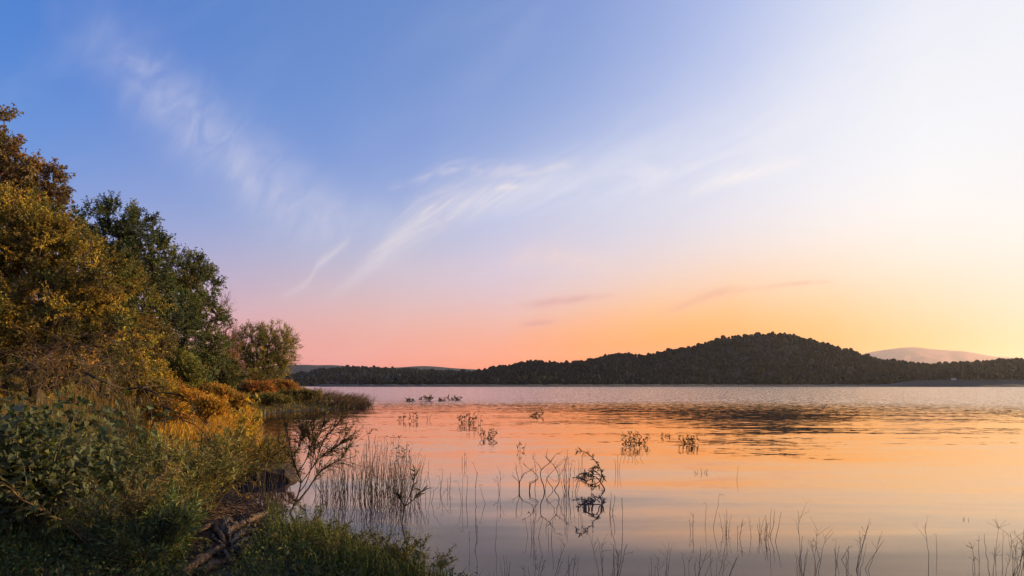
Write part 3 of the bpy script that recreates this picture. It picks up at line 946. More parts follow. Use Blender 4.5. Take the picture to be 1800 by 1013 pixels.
# the golden tree in front of it
tree('golden_tree', 'broad golden olive tree leaning over the bank in front of the bronze oak', 'tree', on_bank(60, 21),
     [L(125, 455, 21, 85, 90, 85), L(60, 430, 21, 90, 90, 90), L(-30, 450, 21, 100, 90, 110), L(190, 500, 20.5, 68, 70, 66), L(90, 560, 20, 110, 90, 90), L(220, 590, 20, 62, 60, 58), L(-10, 590, 20.5, 110, 90, 90), L(20, 370, 21.5, 80, 60, 50), L(235, 650, 19.5, 46, 50, 45), L(150, 660, 18.5, 70, 50, 46), L(50, 665, 18.5, 80, 50, 44), L(-60, 670, 18.5, 80, 50, 44)],
     seed=32, clumps=800, twigs=8, tlen=.50, per=12, ll=.115, lw=.05, cols=GOLD, bark=(.06, .045, .03), r_tip=.010, wild=.75, up=.3, stems=3, trunk_h=.6, bare=60)
# trees behind
tree('ash_tree', 'small dark green tree top showing between the bronze oak and the tall green tree', 'tree', on_bank(110, 37),
     [L(140, 385, 37, 32, 45, 38), L(110, 440, 37, 60, 70, 60), L(170, 440, 36.5, 40, 50, 50), L(120, 520, 37, 80, 80, 70)],
     seed=33, clumps=200, twigs=7, tlen=.7, per=10, ll=.20, lw=.09, cols=GREEN, r_tip=.012, up=.5)
tree('poplar_tree', 'tall dark green tree with a pointed top behind the golden tree', 'tree', on_bank(262, 38),
     [L(212, 392, 38, 46, 55, 48), L(240, 402, 38, 42, 50, 46), L(205, 440, 38, 52, 60, 56), L(264, 458, 38, 54, 60, 60), L(250, 530, 38, 80, 70, 80), L(300, 590, 37, 60, 60, 70), L(230, 620, 37, 75, 60, 60)],
     seed=34, clumps=460, twigs=8, tlen=.72, per=11, ll=.19, lw=.085, cols=DGREEN + GREEN[:1], r_tip=.012, up=.55, wild=.55)
tree('alder_tree', 'green tree sloping down towards the lake at the outer end of the tall trees', 'tree', on_bank(345, 44),
     [L(325, 478, 44, 46, 55, 46), L(355, 500, 44, 38, 50, 44), L(305, 530, 44, 55, 60, 60), L(362, 555, 43.5, 40, 50, 48), L(335, 600, 43, 62, 60, 62), L(385, 590, 43, 22, 40, 30), L(372, 622, 43, 34, 40, 40), L(300, 640, 43, 52, 50, 50)],
     seed=35, clumps=420, twigs=8, tlen=.72, per=11, ll=.19, lw=.08, cols=GREEN, r_tip=.012, up=.4, bare=50, wild=.6)
tree('bare_sapling', 'thin leafless brown sapling on the lake side of the tall green trees', 'sapling', on_bank(398, 47),
     [L(398, 545, 47, 16, 20, 34), L(405, 590, 47, 22, 26, 36)],
     seed=36, clumps=70, twigs=5, tlen=.7, per=1, ll=.12, lw=.05, cols=BRONZE, bark=(.13, .07, .045), r_tip=.009, up=.6)
# the round tree on the point
tree('round_tree', 'small rounded tree standing alone out on the grassy point', 'tree', on_bank(466, 64),
     [L(462, 622, 64, 52, 52, 54), L(488, 602, 64, 40, 40, 42), L(440, 606, 64, 42, 40, 44), L(502, 620, 63.5, 30, 30, 36), L(470, 652, 63, 46, 44, 32), L(425, 640, 64, 32, 30, 38)],
     seed=37, clumps=720, twigs=6, tlen=.62, per=12, ll=.15, lw=.05, cols=[(.125, .108, .022), (.10, .092, .022), (.15, .115, .022), (.08, .072, .022)], bark=(.06, .045, .035), r_tip=.013, up=.7, stems=6, trunk_h=.7, wild=.5, shell=.5, out=.6)
tree('russet_shrub', 'thin russet shrub between the green trees and the round tree', 'shrub', on_bank(415, 58),
     [L(410, 612, 58, 18, 24, 34), L(402, 640, 58, 26, 28, 30), L(424, 655, 57, 18, 22, 20)],
     seed=38, clumps=120, twigs=5, tlen=.7, per=5, ll=.18, lw=.06, cols=[(.13, .062, .022), (.10, .055, .025), (.07, .05, .02)], bark=(.12, .065, .04), r_tip=.011, up=.6, stems=4)
# shrubs along the foot of the trees
sh = [
    ('dark_shrub', 'dark rounded shrub at the foot of the green trees next to the point', 392, 655, 46, 36, 34, OLIVE + DGREEN, 150, .16),
    ('leafy_shrub', 'bright olive shrub below the alder, above the orange grass', 318, 650, 33, 36, 40, [(.075, .075, .018), (.09, .08, .018), (.055, .06, .017)], 170, .14),
    ('green_shrub', 'fresh green bush low beside the dark rounded shrub', 352, 672, 36, 24, 26, GREEN, 90, .15),
    ('yellow_shrub', 'yellow leaved bush glowing beneath the golden tree', 262, 668, 25, 42, 36, [(.16, .115, .014), (.12, .09, .014), (.20, .13, .014)], 180, .11),
    ('brown_shrub', 'brown bush under the tall dark tree, over the yellow bush', 250, 600, 31, 60, 50, [(.09, .06, .02), (.07, .05, .018), (.05, .045, .016)], 220, .14),
]
for i, (nm, lb, px, py, Y, rx, rz, cl, n_, ll) in enumerate(sh):
    tree(nm, lb, 'shrub', on_bank(px, Y), [L(px, py, Y, rx, rx, rz), L(px - rx * .6, py + 10, Y, rx * .7, rx * .8, rz * .7), L(px + rx * .55, py + 12, Y - .4, rx * .6, rx * .7, rz * .6)],
         seed=50 + i, clumps=n_, twigs=7, tlen=.42, per=9, ll=ll, lw=ll * .45, cols=cl, r_tip=.008, up=.4, stems=4, trunk_h=.5, shell=.5)
# a loose dark mass of brush further left so that no gap opens between the trees
tree('elder_tree', 'dark olive tree half hidden behind the golden tree and the brown bush', 'tree', on_bank(180, 30),
     [L(150, 560, 30, 90, 80, 90), L(60, 600, 30, 110, 80, 90), L(230, 530, 31, 60, 60, 70), L(-60, 620, 30, 100, 80, 80), L(120, 625, 29, 90, 70, 66), L(200, 600, 29.5, 70, 60, 70)],
     seed=58, clumps=460, twigs=7, tlen=.65, per=10, ll=.17, lw=.08, cols=OLIVE, r_tip=.012)


# ---------------------------------------------------------------- shrubs with long rods (willows)
def rods(r_, base, n, height, spread, arch=.25, m_=8, bias=(0, 0), foot=.15):
    out = []
    for i in range(n):
        a = r_.uniform(0, 6.28); q = math.sqrt(r_.uniform(0, 1)) * spread
        f = base + np.array([math.cos(a), math.sin(a), 0]) * foot * r_.uniform(0, 1)
        f[2] = base[2] - .05
        h = height * r_.uniform(.65, 1.0) * (1 - .25 * q / max(spread, 1e-6))
        e = f + np.array([math.cos(a) * q + bias[0] * h, math.sin(a) * q + bias[1] * h, h])
        c = f + (e - f) * .5 + np.array([-math.cos(a) * q * arch, -math.sin(a) * q * arch, h * .12]) + r_.normal(size=3) * .04 * height
        out.append(bez(f, c, e, m_))
    return out


FOL = 1.8


def willow(name, label, cat, base, n, height, spread, seed, r0=.014, sides=9, slen=.45, per=12, ll=.10, lw=.016, cols=WILLOW, bark=(.09, .062, .035), bias=(0, 0),
           leafy=(.35, 1.0), group=None, arch=.25, thing_mat=None, foot=.15, sub=0, var=.25):
    r_ = np.random.default_rng(seed); base = np.asarray(base, float)
    t_ = thing(name, label, cat, base, group)
    gl = Geo()
    sid_all = Geo()
    for pts in rods(r_, base, n, height, spread, arch, bias=bias, foot=foot):
        g = Geo()
        m_ = len(pts); rr = r0 * r_.uniform(.6, 1.1) * np.linspace(1, .22, m_)
        tube(g, pts, rr, 5, np.array(bark) * r_.uniform(.75, 1.25))
        f = r_.uniform(leafy[0], leafy[1], sides) * (m_ - 1.001)
        i = f.astype(int); A = pts[i] + (pts[i + 1] - pts[i]) * (f - i)[:, None]
        ax = unit(pts[i + 1] - pts[i])
        d = unit(ax * 1.0 + r_.normal(size=(sides, 3)) * .45 + np.array([0, 0, .15]))
        ln = slen * r_.uniform(.4, 1.1, sides) * (1.15 - .5 * f / (m_ - 1))
        B = A + d * ln[:, None]
        Mi = (A + B) / 2 + r_.normal(size=(sides, 3)) * .03
        segs(g, A, Mi, r0 * .28, r0 * .2, 3, bark); segs(g, Mi, B, r0 * .2, r0 * .08, 3, bark)
        g.build('stem', BARK, t_, off=base)
        A2 = np.concatenate([A, pts[m_ // 2:-1]]); B2 = np.concatenate([B, pts[m_ // 2 + 1:]])
        K = len(A2)
        if per:
            q = r_.uniform(.1, 1.02, (K, per))
            pos = A2[:, None] + (B2 - A2)[:, None] * q[..., None]
            ld = unit(unit(B2 - A2)[:, None] * .9 + r_.normal(size=(K, per, 3)) * .5)
            cc = np.repeat(tints(r_, K, np.array(cols) * FOL, var), per, 0) * np.exp(.18 * r_.normal(size=(K * per, 1)))
            leaves(gl, pos.reshape(-1, 3), ld.reshape(-1, 3), ll * r_.uniform(.6, 1.3, K * per), lw * r_.uniform(.7, 1.2, K * per), np.clip(cc, .002, .6), r_, fold=.15, droop=.12)
    if per: gl.build('foliage', LEAF, t_, off=base)
    return t_


def base_at(px, py):
    """ground point seen at a photo pixel"""
    z = .2
    for _ in range(12):
        q = W0(px, py, z); z = .5 * z + .5 * max(gz(q[0], q[1]), 0)
    return W0(px, py, z)


# ---- the willows of the foreground
def wil_px(px, py, top_py):
    q = base_at(px, py)
    return q, (EYE - (top_py - HOR) / FPX * q[1]) - q[2]


q, h = wil_px(190, 985, 800)
willow('willow_shrub', 'willow shrub with brown rods fanning up from one foot, near the bottom edge', 'shrub', q, 15, h, .85, 71, r0=.017, sides=9, slen=.4, per=9, ll=.085, lw=.014, leafy=(.4, 1), cols=[(.085, .07, .028), (.07, .065, .025)], bark=(.13, .075, .035))
WL = [
    # px, base py, top py, rods, spread, seed, label
    (300, 925, 735, 26, .95, 72, 'broad green willow thicket behind the brown rodded willow', WILLOW),
    (215, 905, 725, 24, 1.0, 73, 'tall willow thicket between the big leaved sapling and the broad green one', WILLOW),
    (355, 900, 775, 20, .85, 74, 'low olive willow at the inner end of the muddy cove', [(.075, .062, .02), (.06, .055, .02)]),
    (130, 930, 740, 20, .9, 75, 'shaded willow close beside the big leaved sapling', [(.05, .055, .022), (.042, .05, .022)]),
    (292, 985, 850, 20, .42, 76, 'short green willow sprouts next to the driftwood pile', [(.055, .066, .02), (.045, .058, .018)]),
    (245, 1008, 880, 16, .5, 77, 'dark low willow sprouts beneath the brown rodded willow', [(.035, .045, .018), (.03, .04, .017)]),
    (410, 845, 735, 20, .95, 78, 'olive gold willow overhanging the dark stump at the cove', [(.10, .075, .017), (.08, .065, .017)]),
    (455, 835, 755, 14, .8, 79, 'thin brown willow at the lake end of the dark stump', [(.085, .06, .02), (.07, .055, .02)]),
]
for px, py, tp, n_, sp_, sd, lb, cl in WL:
    q, h = wil_px(px, py, tp)
    willow('willow_shrub', lb, 'shrub', q, n_, h, sp_, sd, r0=.012, sides=10, slen=.42, per=13, ll=.10, lw=.017, cols=cl, leafy=(.15, 1))

# ---- sapling standing at the water's edge, dark against the pink lake
q = base_at(508, 902)
tt = 'slender willow sapling leaning over the water, dark against the pink lake'
t_ = thing('willow_sapling', tt, 'sapling', q)
r_ = np.random.default_rng(81); gl = Geo(); Yq = q[1]
main = {
    'a': [(508, 905), (520, 882), (529, 850), (524, 832), (514, 805), (507, 770), (502, 745)],
    'b': [(529, 850), (545, 828), (556, 812), (566, 780), (580, 760), (604, 735)],
    'c': [(516, 890), (540, 862), (556, 838), (575, 820), (600, 806), (614, 785)],
    'd': [(524, 868), (540, 845), (551, 800), (550, 765), (552, 733)],
    'e': [(545, 828), (562, 805), (585, 790), (608, 772)],
    'f': [(556, 812), (553, 785), (565, 755), (570, 742)],
    'g': [(514, 805), (528, 780), (533, 755)],
    'h': [(524, 832), (538, 808), (545, 780), (540, 760)],
}
for i, (kk, pp) in enumerate(main.items()):
    y_off = r_.uniform(-.35, .35)
    pts = np.array([P(x_, y_, Yq + y_off * (j / len(pp))) for j, (x_, y_) in enumerate(pp)])
    pts = spline(pts, 14)
    g = Geo(); r0 = (.016 if kk in 'ac' else .009)
    tube(g, pts, np.linspace(r0, .004, 14), 5, (.045, .03, .022))
    ns = 36
    f = r_.uniform(.3, 1, ns) * 12.99; ix = f.astype(int)
    A = pts[ix] + (pts[ix + 1] - pts[ix]) * (f - ix)[:, None]
    d = unit(unit(pts[ix + 1] - pts[ix]) + r_.normal(size=(ns, 3)) * .42)
    B = A + d * r_.uniform(.15, .55, (ns, 1))
    segs(g, A, B, .0045, .0015, 3, (.06, .04, .025))
    g.build('stem', BARK, t_, off=q)
    A2 = np.concatenate([A, pts[7:-1]]); B2 = np.concatenate([B, pts[8:]])
    n_ = 9; tq = r_.uniform(.15, 1, (len(A2), n_))
    pos = A2[:, None] + (B2 - A2)[:, None] * tq[..., None]
    ld = unit(unit(B2 - A2)[:, None] + r_.normal(size=(len(A2), n_, 3)) * .45)
    K = len(A2) * n_
    leaves(gl, pos.reshape(-1, 3), ld.reshape(-1, 3), .07 * r_.uniform(.6, 1.3, K), .014, tints(r_, K, [(.075, .068, .024), (.085, .066, .024)], .25), r_, .15)
gl.build('foliage', LEAF, t_, off=q)


# ---------------------------------------------------------------- big-leaved sapling, bottom left
def leaf_mesh(name, ln, wd, lobed=False, seed=0):
    """a single flat leaf with a folded midrib"""
    r_ = np.random.default_rng(seed)
    if lobed:
        half = [(0, 0), (.02, .30), (.22, .50), (.36, .36), (.55, .44), (.70, .22), (1.0, 0)]
    else:
        half = [(0, 0), (.12, .30), (.32, .48), (.55, .40), (.8, .18), (1.0, 0)]
    n = len(half)
    V = []; 
    for x_, y_ in half: V.append((x_ * ln, 0, -.10 * ln * x_ * x_))
    for x_, y_ in half: V.append((x_ * ln, y_ * wd, .18 * y_ * wd - .10 * ln * x_ * x_ + .02 * ln * r_.normal()))
    for x_, y_ in half: V.append((x_ * ln, -y_ * wd, .18 * y_ * wd - .10 * ln * x_ * x_ + .02 * ln * r_.normal()))
    Q = []; T = []
    for i in range(n - 1):
        if i == 0: T += [(0, 1, n + 1), (0, 2 * n + 1, 1)]
        elif i == n - 2: T += [(i, i + 1, n + i), (i, 2 * n + i, i + 1)]
        else: Q += [(i, i + 1, n + i + 1, n + i), (i, 2 * n + i, 2 * n + i + 1, i + 1)]
    return V, Q, T


def leafy_objects(t_, base, anchors, dirs, r_, meshes, smin, smax):
    for a, d in zip(anchors, dirs):
        o = link('leaf', meshes[r_.integers(len(meshes))], t_)
        x_ = Vector(unit(d)); z_ = Vector((0, 0, 1)) + Vector(r_.normal(size=3) * .55)
        y_ = z_.cross(x_).normalized(); z_ = x_.cross(y_)
        M = Matrix((x_, y_, z_)).transposed().to_4x4()
        s = float(r_.uniform(smin, smax))
        o.matrix_local = Matrix.Translation(Vector(a - base)) @ M @ Matrix.Scale(s, 4)


def leaf_set(name, ln, wd, lobed, cols, mat, seed):
    out = []
    for i, c in enumerate(cols):
        V, Q, T = leaf_mesh(name, ln, wd, lobed, seed + i)
        g = Geo(); g.add(V, Q, c, T, c)
        me = g.mesh(name); me.materials.append(mat); out.append(me)
    return out


r_ = np.random.default_rng(91)
base = base_at(52, 965)
t_ = thing('poplar_sapling', 'young poplar with big pale lobed leaves, at the bottom corner of the bank', 'sapling', base)
BIG = leaf_set('leaf', .15, .13, True, [(.075, .08, .036), (.095, .097, .05), (.056, .064, .028), (.125, .125, .07), (.10, .088, .028)], LEAF_THICK, 5)
anc, drs = [], []
gx_ = Geo()
for i in range(26):
    a = r_.uniform(0, 6.28); q_ = r_.uniform(.1, .95)
    top = base + np.array([math.cos(a) * q_ * .9 - .15, math.sin(a) * q_ * .6, r_.uniform(.7, 1.72)])
    pts = bez(base + r_.normal(size=3) * np.array([.12, .12, 0]), (base + top) / 2 + np.array([0, 0, .35]), top, 9)
    g = Geo(); tube(g, pts, np.linspace(.014, .004, 9), 5, (.075, .065, .04)); g.build('stem', BARK, t_, off=base)
    for _ in range(13):
        f = r_.uniform(.25, 1) * 7.99; k_ = int(f)
        p0 = pts[k_] + (pts[k_ + 1] - pts[k_]) * (f - k_)
        d = unit(np.array([r_.normal(), r_.normal() - .5, r_.normal() * .5 - .15]))
        anc.append(p0 + d * .05); drs.append(d)
anc = np.array(anc); drs = np.array(drs)
vis = np.argsort(anc[:, 1])[:300]
leafy_objects(t_, base, anc[vis], drs[vis], r_, BIG, .6, 1.15)
rest = np.setdiff1d(np.arange(len(anc)), vis)
gl = Geo(); K = 1500
pp = base + np.array([-.1, .15, .2]) + r_.normal(size=(K, 3)) * np.array([.55, .4, .1]) + np.array([0, 0, 1.0]) * r_.uniform(0, 1.35, (K, 1))
leaves(gl, pp, r_.normal(size=(K, 3)), .10 * r_.uniform(.5, 1.2, K), .085, tints(r_, K, [(.045, .058, .026), (.06, .07, .03)], .25), r_)
kind(gl.build('foliage', LEAF, t_, off=base), 'stuff')

# ---- sapling with bright yellow leaves by the cove
r_ = np.random.default_rng(92)
base = base_at(428, 800)
base = on_bank(428, 17.5)
t_ = thing('yellow_sapling', 'sapling with bright yellow leaves standing against the dark inlet', 'sapling', base)
YL = leaf_set('leaf', .15, .085, False, [(.34, .22, .016), (.42, .27, .02), (.26, .18, .016), (.20, .16, .016)], LEAF, 15)
anc, drs = [], []
for i in range(15):
    tgt = P(r_.uniform(380, 468), r_.uniform(695, 768), 17.5 + r_.uniform(-.6, .6))
    pts = bez(base + r_.normal(size=3) * .06, (base + tgt) / 2 + np.array([0, 0, .2]), tgt, 8)
    g = Geo(); tube(g, pts, np.linspace(.014, .004, 8), 5, (.09, .06, .03)); g.build('stem', BARK, t_, off=base)
    for _ in range(17):
        f = r_.uniform(.25, 1) * 6.99; k_ = int(f)
        p0 = pts[k_] + (pts[k_ + 1] - pts[k_]) * (f - k_)
        d = unit(r_.normal(size=3) + np.array([0, 0, .2])); anc.append(p0 + d * .04); drs.append(d)
leafy_objects(t_, base, np.array(anc), np.array(drs), r_, YL, .7, 1.25)


# ---------------------------------------------------------------- dead wood hanging and lying under the golden tree
def branching(g, r_, pts, r0, col, depth=2, kids=5, ln=.4, sag=0.0):
    m_ = len(pts)
    tube(g, pts, np.linspace(r0, r0 * .25, m_), 5 if r0 > .008 else 3, np.array(col) * r_.uniform(.8, 1.25))
    if depth == 0: return
    tot = np.linalg.norm(pts[-1] - pts[0])
    for _ in range(kids):
        f = r_.uniform(.25, .95) * (m_ - 1.001); i = int(f)
        a = pts[i] + (pts[i + 1] - pts[i]) * (f - i)
        d = unit(unit(pts[i + 1] - pts[i]) + r_.normal(size=3) * .55)
        e = a + d * tot * ln * r_.uniform(.5, 1.1) - np.array([0, 0, sag * tot * r_.uniform(.3, 1)])
        c = (a + e) / 2 + r_.normal(size=3) * tot * .04 + np.array([0, 0, sag * tot * .3])
        branching(g, r_, bez(a, c, e, 6), r0 * .5, col, depth - 1, max(2, kids - 1), ln, sag)


DEAD = (.085, .058, .04)
r_ = np.random.default_rng(95)
Yd = 11.6
base = P(185, 690, Yd)
t_ = thing('dead_branch', 'dark bare branch arching out from under the golden tree over the willows', 'branch', base)
for pp, r0 in (([(150, 655), (185, 672), (222, 684), (252, 682), (285, 700), (315, 735), (345, 748), (372, 778)], .022), ([(250, 683), (262, 705), (268, 740), (272, 760)], .014), ([(285, 690), (330, 700), (352, 735), (382, 772)], .013),
               ([(250, 682), (275, 678), (288, 683), (300, 712)], .012), ([(190, 679), (215, 700), (225, 735), (232, 752)], .013), ([(160, 676), (180, 705), (190, 740)], .011)):
    pts = spline([P(x_, y_, Yd + .25 * r_.normal()) for x_, y_ in pp], 14)
    g = Geo(); branching(g, r_, pts, r0, (.032, .023, .018), 2, 6, .32, .10); g.build('limb', BARK, t_, off=base)
TANG = [
    (70, 640, 17.5, 75, 'reddish tangle of bare twigs at the photo edge under the golden tree', (.12, .07, .048)),
    (140, 625, 17.0, 80, 'dense tangle of bare brown twigs filling the dark gap under the golden tree', (.10, .064, .042)),
    (215, 650, 17.2, 55, 'thin curtain of bare twigs near the yellow leaved bush', (.11, .07, .04)),
]
for i, (px, py, Y_, n_, lb, cl) in enumerate(TANG):
    base = P(px, py - 40, Y_)
    t_ = thing('twig_tangle', lb, 'dead brush', base, 'tangles of bare twigs under the golden tree')
    for j in range(n_):
        a = P(px + r_.normal() * 36, py + r_.normal() * 26, Y_ + r_.normal() * .5)
        th = r_.uniform(0, 6.28); ln_ = r_.uniform(.5, 1.3)
        e = a + np.array([math.cos(th) * ln_, r_.normal() * .4, math.sin(th) * ln_ * .7 - .25])
        c = (a + e) / 2 + np.array([r_.normal() * .2, 0, .12 + .25 * r_.normal()])
        g = Geo(); branching(g, r_, bez(a, c, e, 6), .0055, cl, 1, 4, .5, .05); g.build('twig', BARK, t_, off=base)


# ---------------------------------------------------------------- an unseen alder added on a made-up headland to shade the near bank
for i, (x_, y_, lb) in enumerate(((18.2, 9.8, 'green alder added out of view on a made-up headland to shade the near bank'),)):
    z_ = gz(x_, y_); c_ = np.array([x_, y_, z_])
    tree('alder_tree', lb, 'tree', c_, [(*(c_ + np.array([0, 0, 3.4])), 2.3, 2.3, 2.6), (*(c_ + np.array([-.3, .5, 5.6])), 1.8, 1.8, 1.8), (*(c_ + np.array([.4, -.8, 1.8])), 2.2, 2.2, 1.6)],
         seed=500 + i, clumps=240, twigs=6, tlen=.55, per=8, ll=.15, lw=.08, cols=GREEN, r_tip=.010)
# slim poplars behind the dam
for i, (px, tp, lb) in enumerate(((1690, 640, 'slim poplar behind the dam, next to the white hut'), (1708, 641, 'slim poplar behind the dam, second from the white hut'))):
    Yp = 925.0; c_ = np.array([(px - 900) / FPX * Yp, Yp, 9.5]); hh = (EYE - (tp - HOR) / FPX * Yp) - 9.5
    tree('poplar_tree', lb, 'tree', c_, [(*(c_ + np.array([0, 0, hh * f])), 1.7, 1.7, hh * .28) for f in (.3, .55, .78)],
         seed=520 + i, clumps=40, twigs=5, tlen=1.2, per=5, ll=1.1, lw=.6, cols=[(.022, .022, .011)], r_tip=.03, up=1.2, bark=(.10, .085, .06))

# ================================================================ GROUND COVER
def scatter(n, x0, x1, y0, y1, r_, ok):
    x_ = r_.uniform(x0, x1, n); y_ = r_.uniform(y0, y1, n)
    d = shore_dist(x_, y_); k_ = ok(x_, y_, d)
    x_, y_ = x_[k_], y_[k_]
    return np.stack([x_, y_, ground_z(x_, y_) - .015], 1), d[k_]


def inview(x_, y_, pad=60):
    p_ = x_ / np.maximum(y_, .1) * FPX + 900
    return (p_ > -pad) & (p_ < 1850) & (y_ > 5.0)


def mudgap(x_, y_):
    """the bare muddy cove and driftwood patch"""
    p_ = x_ / y_ * FPX + 900
    return (p_ > 330) & (p_ < 468 - 60 * sstep(9.0, 6.5, y_)) & (y_ > 6.0) & (y_ < 13.5) & (p_ > 300 + (y_ - 6) * 11)


r_ = np.random.default_rng(201)
# grass of the near bank, green and shaded
g = Geo()
pts, d = scatter(85000, -9, 1.5, 5.4, 12.5, r_, lambda x_, y_, d: inview(x_, y_) & (d > -.10) & ~mudgap(x_, y_))
w = vnoise(pts[:, 0], pts[:, 1], .9, 2)
keep = r_.uniform(0, 1, len(pts)) < .10 + 1.0 * w * w
pts, w = pts[keep], w[keep]
N = len(pts)
px_ = pts[:, 0] / pts[:, 1] * FPX + 900
near = sstep(-.3, .8, pts[:, 0] + 2.6) if False else sstep(430, 520, px_)
h = (.12 + .26 * w) * np.exp(.38 * r_.normal(size=N)) * (1 + .25 * near)
h = np.clip(h, .05, .55) * (.55 + .45 * sstep(0, .9, d[keep]))
blades(g, pts, h, r_.uniform(.1, .9, N), .008 + .006 * r_.uniform(size=N), tints(r_, N, [(.055, .080, .018), (.065, .088, .018), (.042, .064, .017), (.085, .086, .024), (.12, .105, .04)], .25), r_)
kind(g.build('grass', GRASS), 'stuff')

# low leafy weeds between
g = Geo()
pts, d = scatter(30000, -11, 0, 5.4, 16, r_, lambda x_, y_, d: inview(x_, y_) & (d > .25) & ~mudgap(x_, y_))
w = vnoise(pts[:, 0], pts[:, 1], .6, 8); pts = pts[r_.uniform(0, 1, len(pts)) < .2 + .8 * w]
N = len(pts)
pts = np.repeat(pts, 4, 0) + np.concatenate([r_.normal(size=(4 * N, 2)) * .03, r_.uniform(.02, .32, (4 * N, 1))], 1)
K = len(pts)
leaves(g, pts, unit(r_.normal(size=(K, 3)) + np.array([0, 0, .3])), .06 * r_.uniform(.5, 1.4, K), .024 * r_.uniform(.6, 1.3, K), tints(r_, K, [(.05, .07, .02), (.065, .08, .023), (.04, .058, .02), (.09, .08, .03)], .3), r_)
kind(g.build('undergrowth', LEAF), 'stuff')

# dry orange grass on the sunny slope and out on the point
g = Geo()
pts, d = scatter(90000, -34, -5, 15, 86, r_, lambda x_, y_, d: inview(x_, y_, 10) & (d > .05) & (d < 16) & (r_.uniform(0, 1, len(x_)) < np.clip(1.25 - y_ / 70, .35, 1)))
w = vnoise(pts[:, 0], pts[:, 1], 2.4, 12); N = len(pts)
far_ = sstep(18, 60, pts[:, 1])
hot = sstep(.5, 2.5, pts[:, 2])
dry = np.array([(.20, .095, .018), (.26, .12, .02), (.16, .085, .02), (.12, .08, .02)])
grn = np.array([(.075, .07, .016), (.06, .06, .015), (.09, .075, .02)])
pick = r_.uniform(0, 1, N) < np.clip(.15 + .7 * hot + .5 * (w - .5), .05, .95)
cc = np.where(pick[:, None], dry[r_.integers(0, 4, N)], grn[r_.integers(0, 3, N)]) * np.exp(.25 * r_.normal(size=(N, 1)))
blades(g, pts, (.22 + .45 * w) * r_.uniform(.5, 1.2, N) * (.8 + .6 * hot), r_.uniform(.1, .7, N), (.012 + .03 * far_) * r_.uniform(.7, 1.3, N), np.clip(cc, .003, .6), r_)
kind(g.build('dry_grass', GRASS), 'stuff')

# tall dry grass, its bright orange carrying the slope's sun glow as colour
g = Geo()
pts, d = scatter(60000, -24, -6, 15, 44, r_, lambda x_, y_, d: (d > .2) & (d < 9) & (x_ / y_ * FPX + 900 > 262) & (x_ / y_ * FPX + 900 < 462) & (vnoise(x_, y_, 1.8, 31) > .34))
pts = pts[:17000]; N = len(pts)
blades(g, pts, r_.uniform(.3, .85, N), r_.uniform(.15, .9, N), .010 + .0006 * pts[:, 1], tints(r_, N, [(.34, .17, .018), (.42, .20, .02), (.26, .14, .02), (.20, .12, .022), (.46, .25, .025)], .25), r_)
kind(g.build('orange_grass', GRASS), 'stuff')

# orange-leaved low scrub on the slope
r_ = np.random.default_rng(205)
SCR = [
    (292, 724, 20.5, 36, 15, 'orange scrub half hidden behind the arching bare branch', [(.24, .12, .014), (.20, .11, .016), (.15, .10, .018)]),
    (368, 716, 24.0, 26, 11, 'low fiery scrub just behind the yellow sapling', [(.32, .15, .014), (.26, .13, .016), (.18, .11, .017)]),
    (405, 703, 36.0, 32, 14, 'golden brown scrub where the slope meets the inlet', [(.2, .11, .02), (.15, .09, .02)]),
    (330, 704, 25.5, 42, 17, 'orange leaved scrub in the sun, just above the yellow sapling', [(.27, .13, .014), (.32, .16, .016), (.20, .11, .016)]),
    (375, 692, 31.0, 34, 16, 'low orange scrub farther along the sunny slope', [(.24, .12, .016), (.18, .10, .016), (.14, .09, .018)]),
    (300, 690, 28.0, 30, 20, 'amber scrub at the foot of the bright olive shrub', [(.20, .10, .014), (.15, .085, .015)]),
    (450, 684, 57.0, 34, 15, 'rust coloured scrub under the round tree', [(.22, .085, .02), (.17, .075, .02), (.12, .07, .02)]),
    (496, 684, 62.0, 26, 14, 'rust coloured scrub at the lake side of the round tree', [(.24, .09, .02), (.15, .075, .02)]),
    (475, 702, 54.0, 40, 10, 'flat olive scrub on the shore of the point', [(.09, .07, .018), (.075, .065, .018)]),
    (530, 704, 60.0, 36, 9, 'low brown scrub near the end of the point', [(.10, .075, .022), (.08, .062, .02)]),
]
for i, (px, py, Y_, rx, rz, lb, cl) in enumerate(SCR):
    s = Y_ / FPX
    tree('scrub', lb, 'scrub', on_bank(px, Y_), [L(px, py, Y_, rx * .7, rx * .7, rz), L(px - rx * .6, py + 3, Y_, rx * .5, rx * .5, rz * .8), L(px + rx * .6, py + 3, Y_, rx * .5, rx * .5, rz * .75)],
         seed=240 + i, clumps=170, twigs=7, tlen=.26 + .004 * Y_, per=13, ll=.055 + .0012 * Y_, lw=.024 + .0005 * Y_, cols=cl, r_tip=.006, stems=5, trunk_h=.5, up=.5, bark=(.12, .07, .04))

# fine drift litter on the mud
g = Geo()
pts, d = scatter(26000, -6.5, -2.3, 7.0, 13.6, r_, lambda x_, y_, d: (d > -.05) & mudgap(x_, y_))
N = min(len(pts), 5200); pts = pts[:N]
a = r_.uniform(0, 6.28, N); ln = .09 * np.exp(.5 * r_.normal(size=N))
dv = np.stack([np.cos(a), np.sin(a), .25 * r_.normal(size=N)], 1) * ln[:, None]
pts[:, 2] += .022 + r_.uniform(0, .02, N)
segs(g, pts, pts + dv, .0045, .002, 3, tints(r_, N, [(.075, .045, .032), (.10, .06, .042), (.05, .033, .025)], .3))
kind(g.build('drift_litter', STALK), 'stuff')

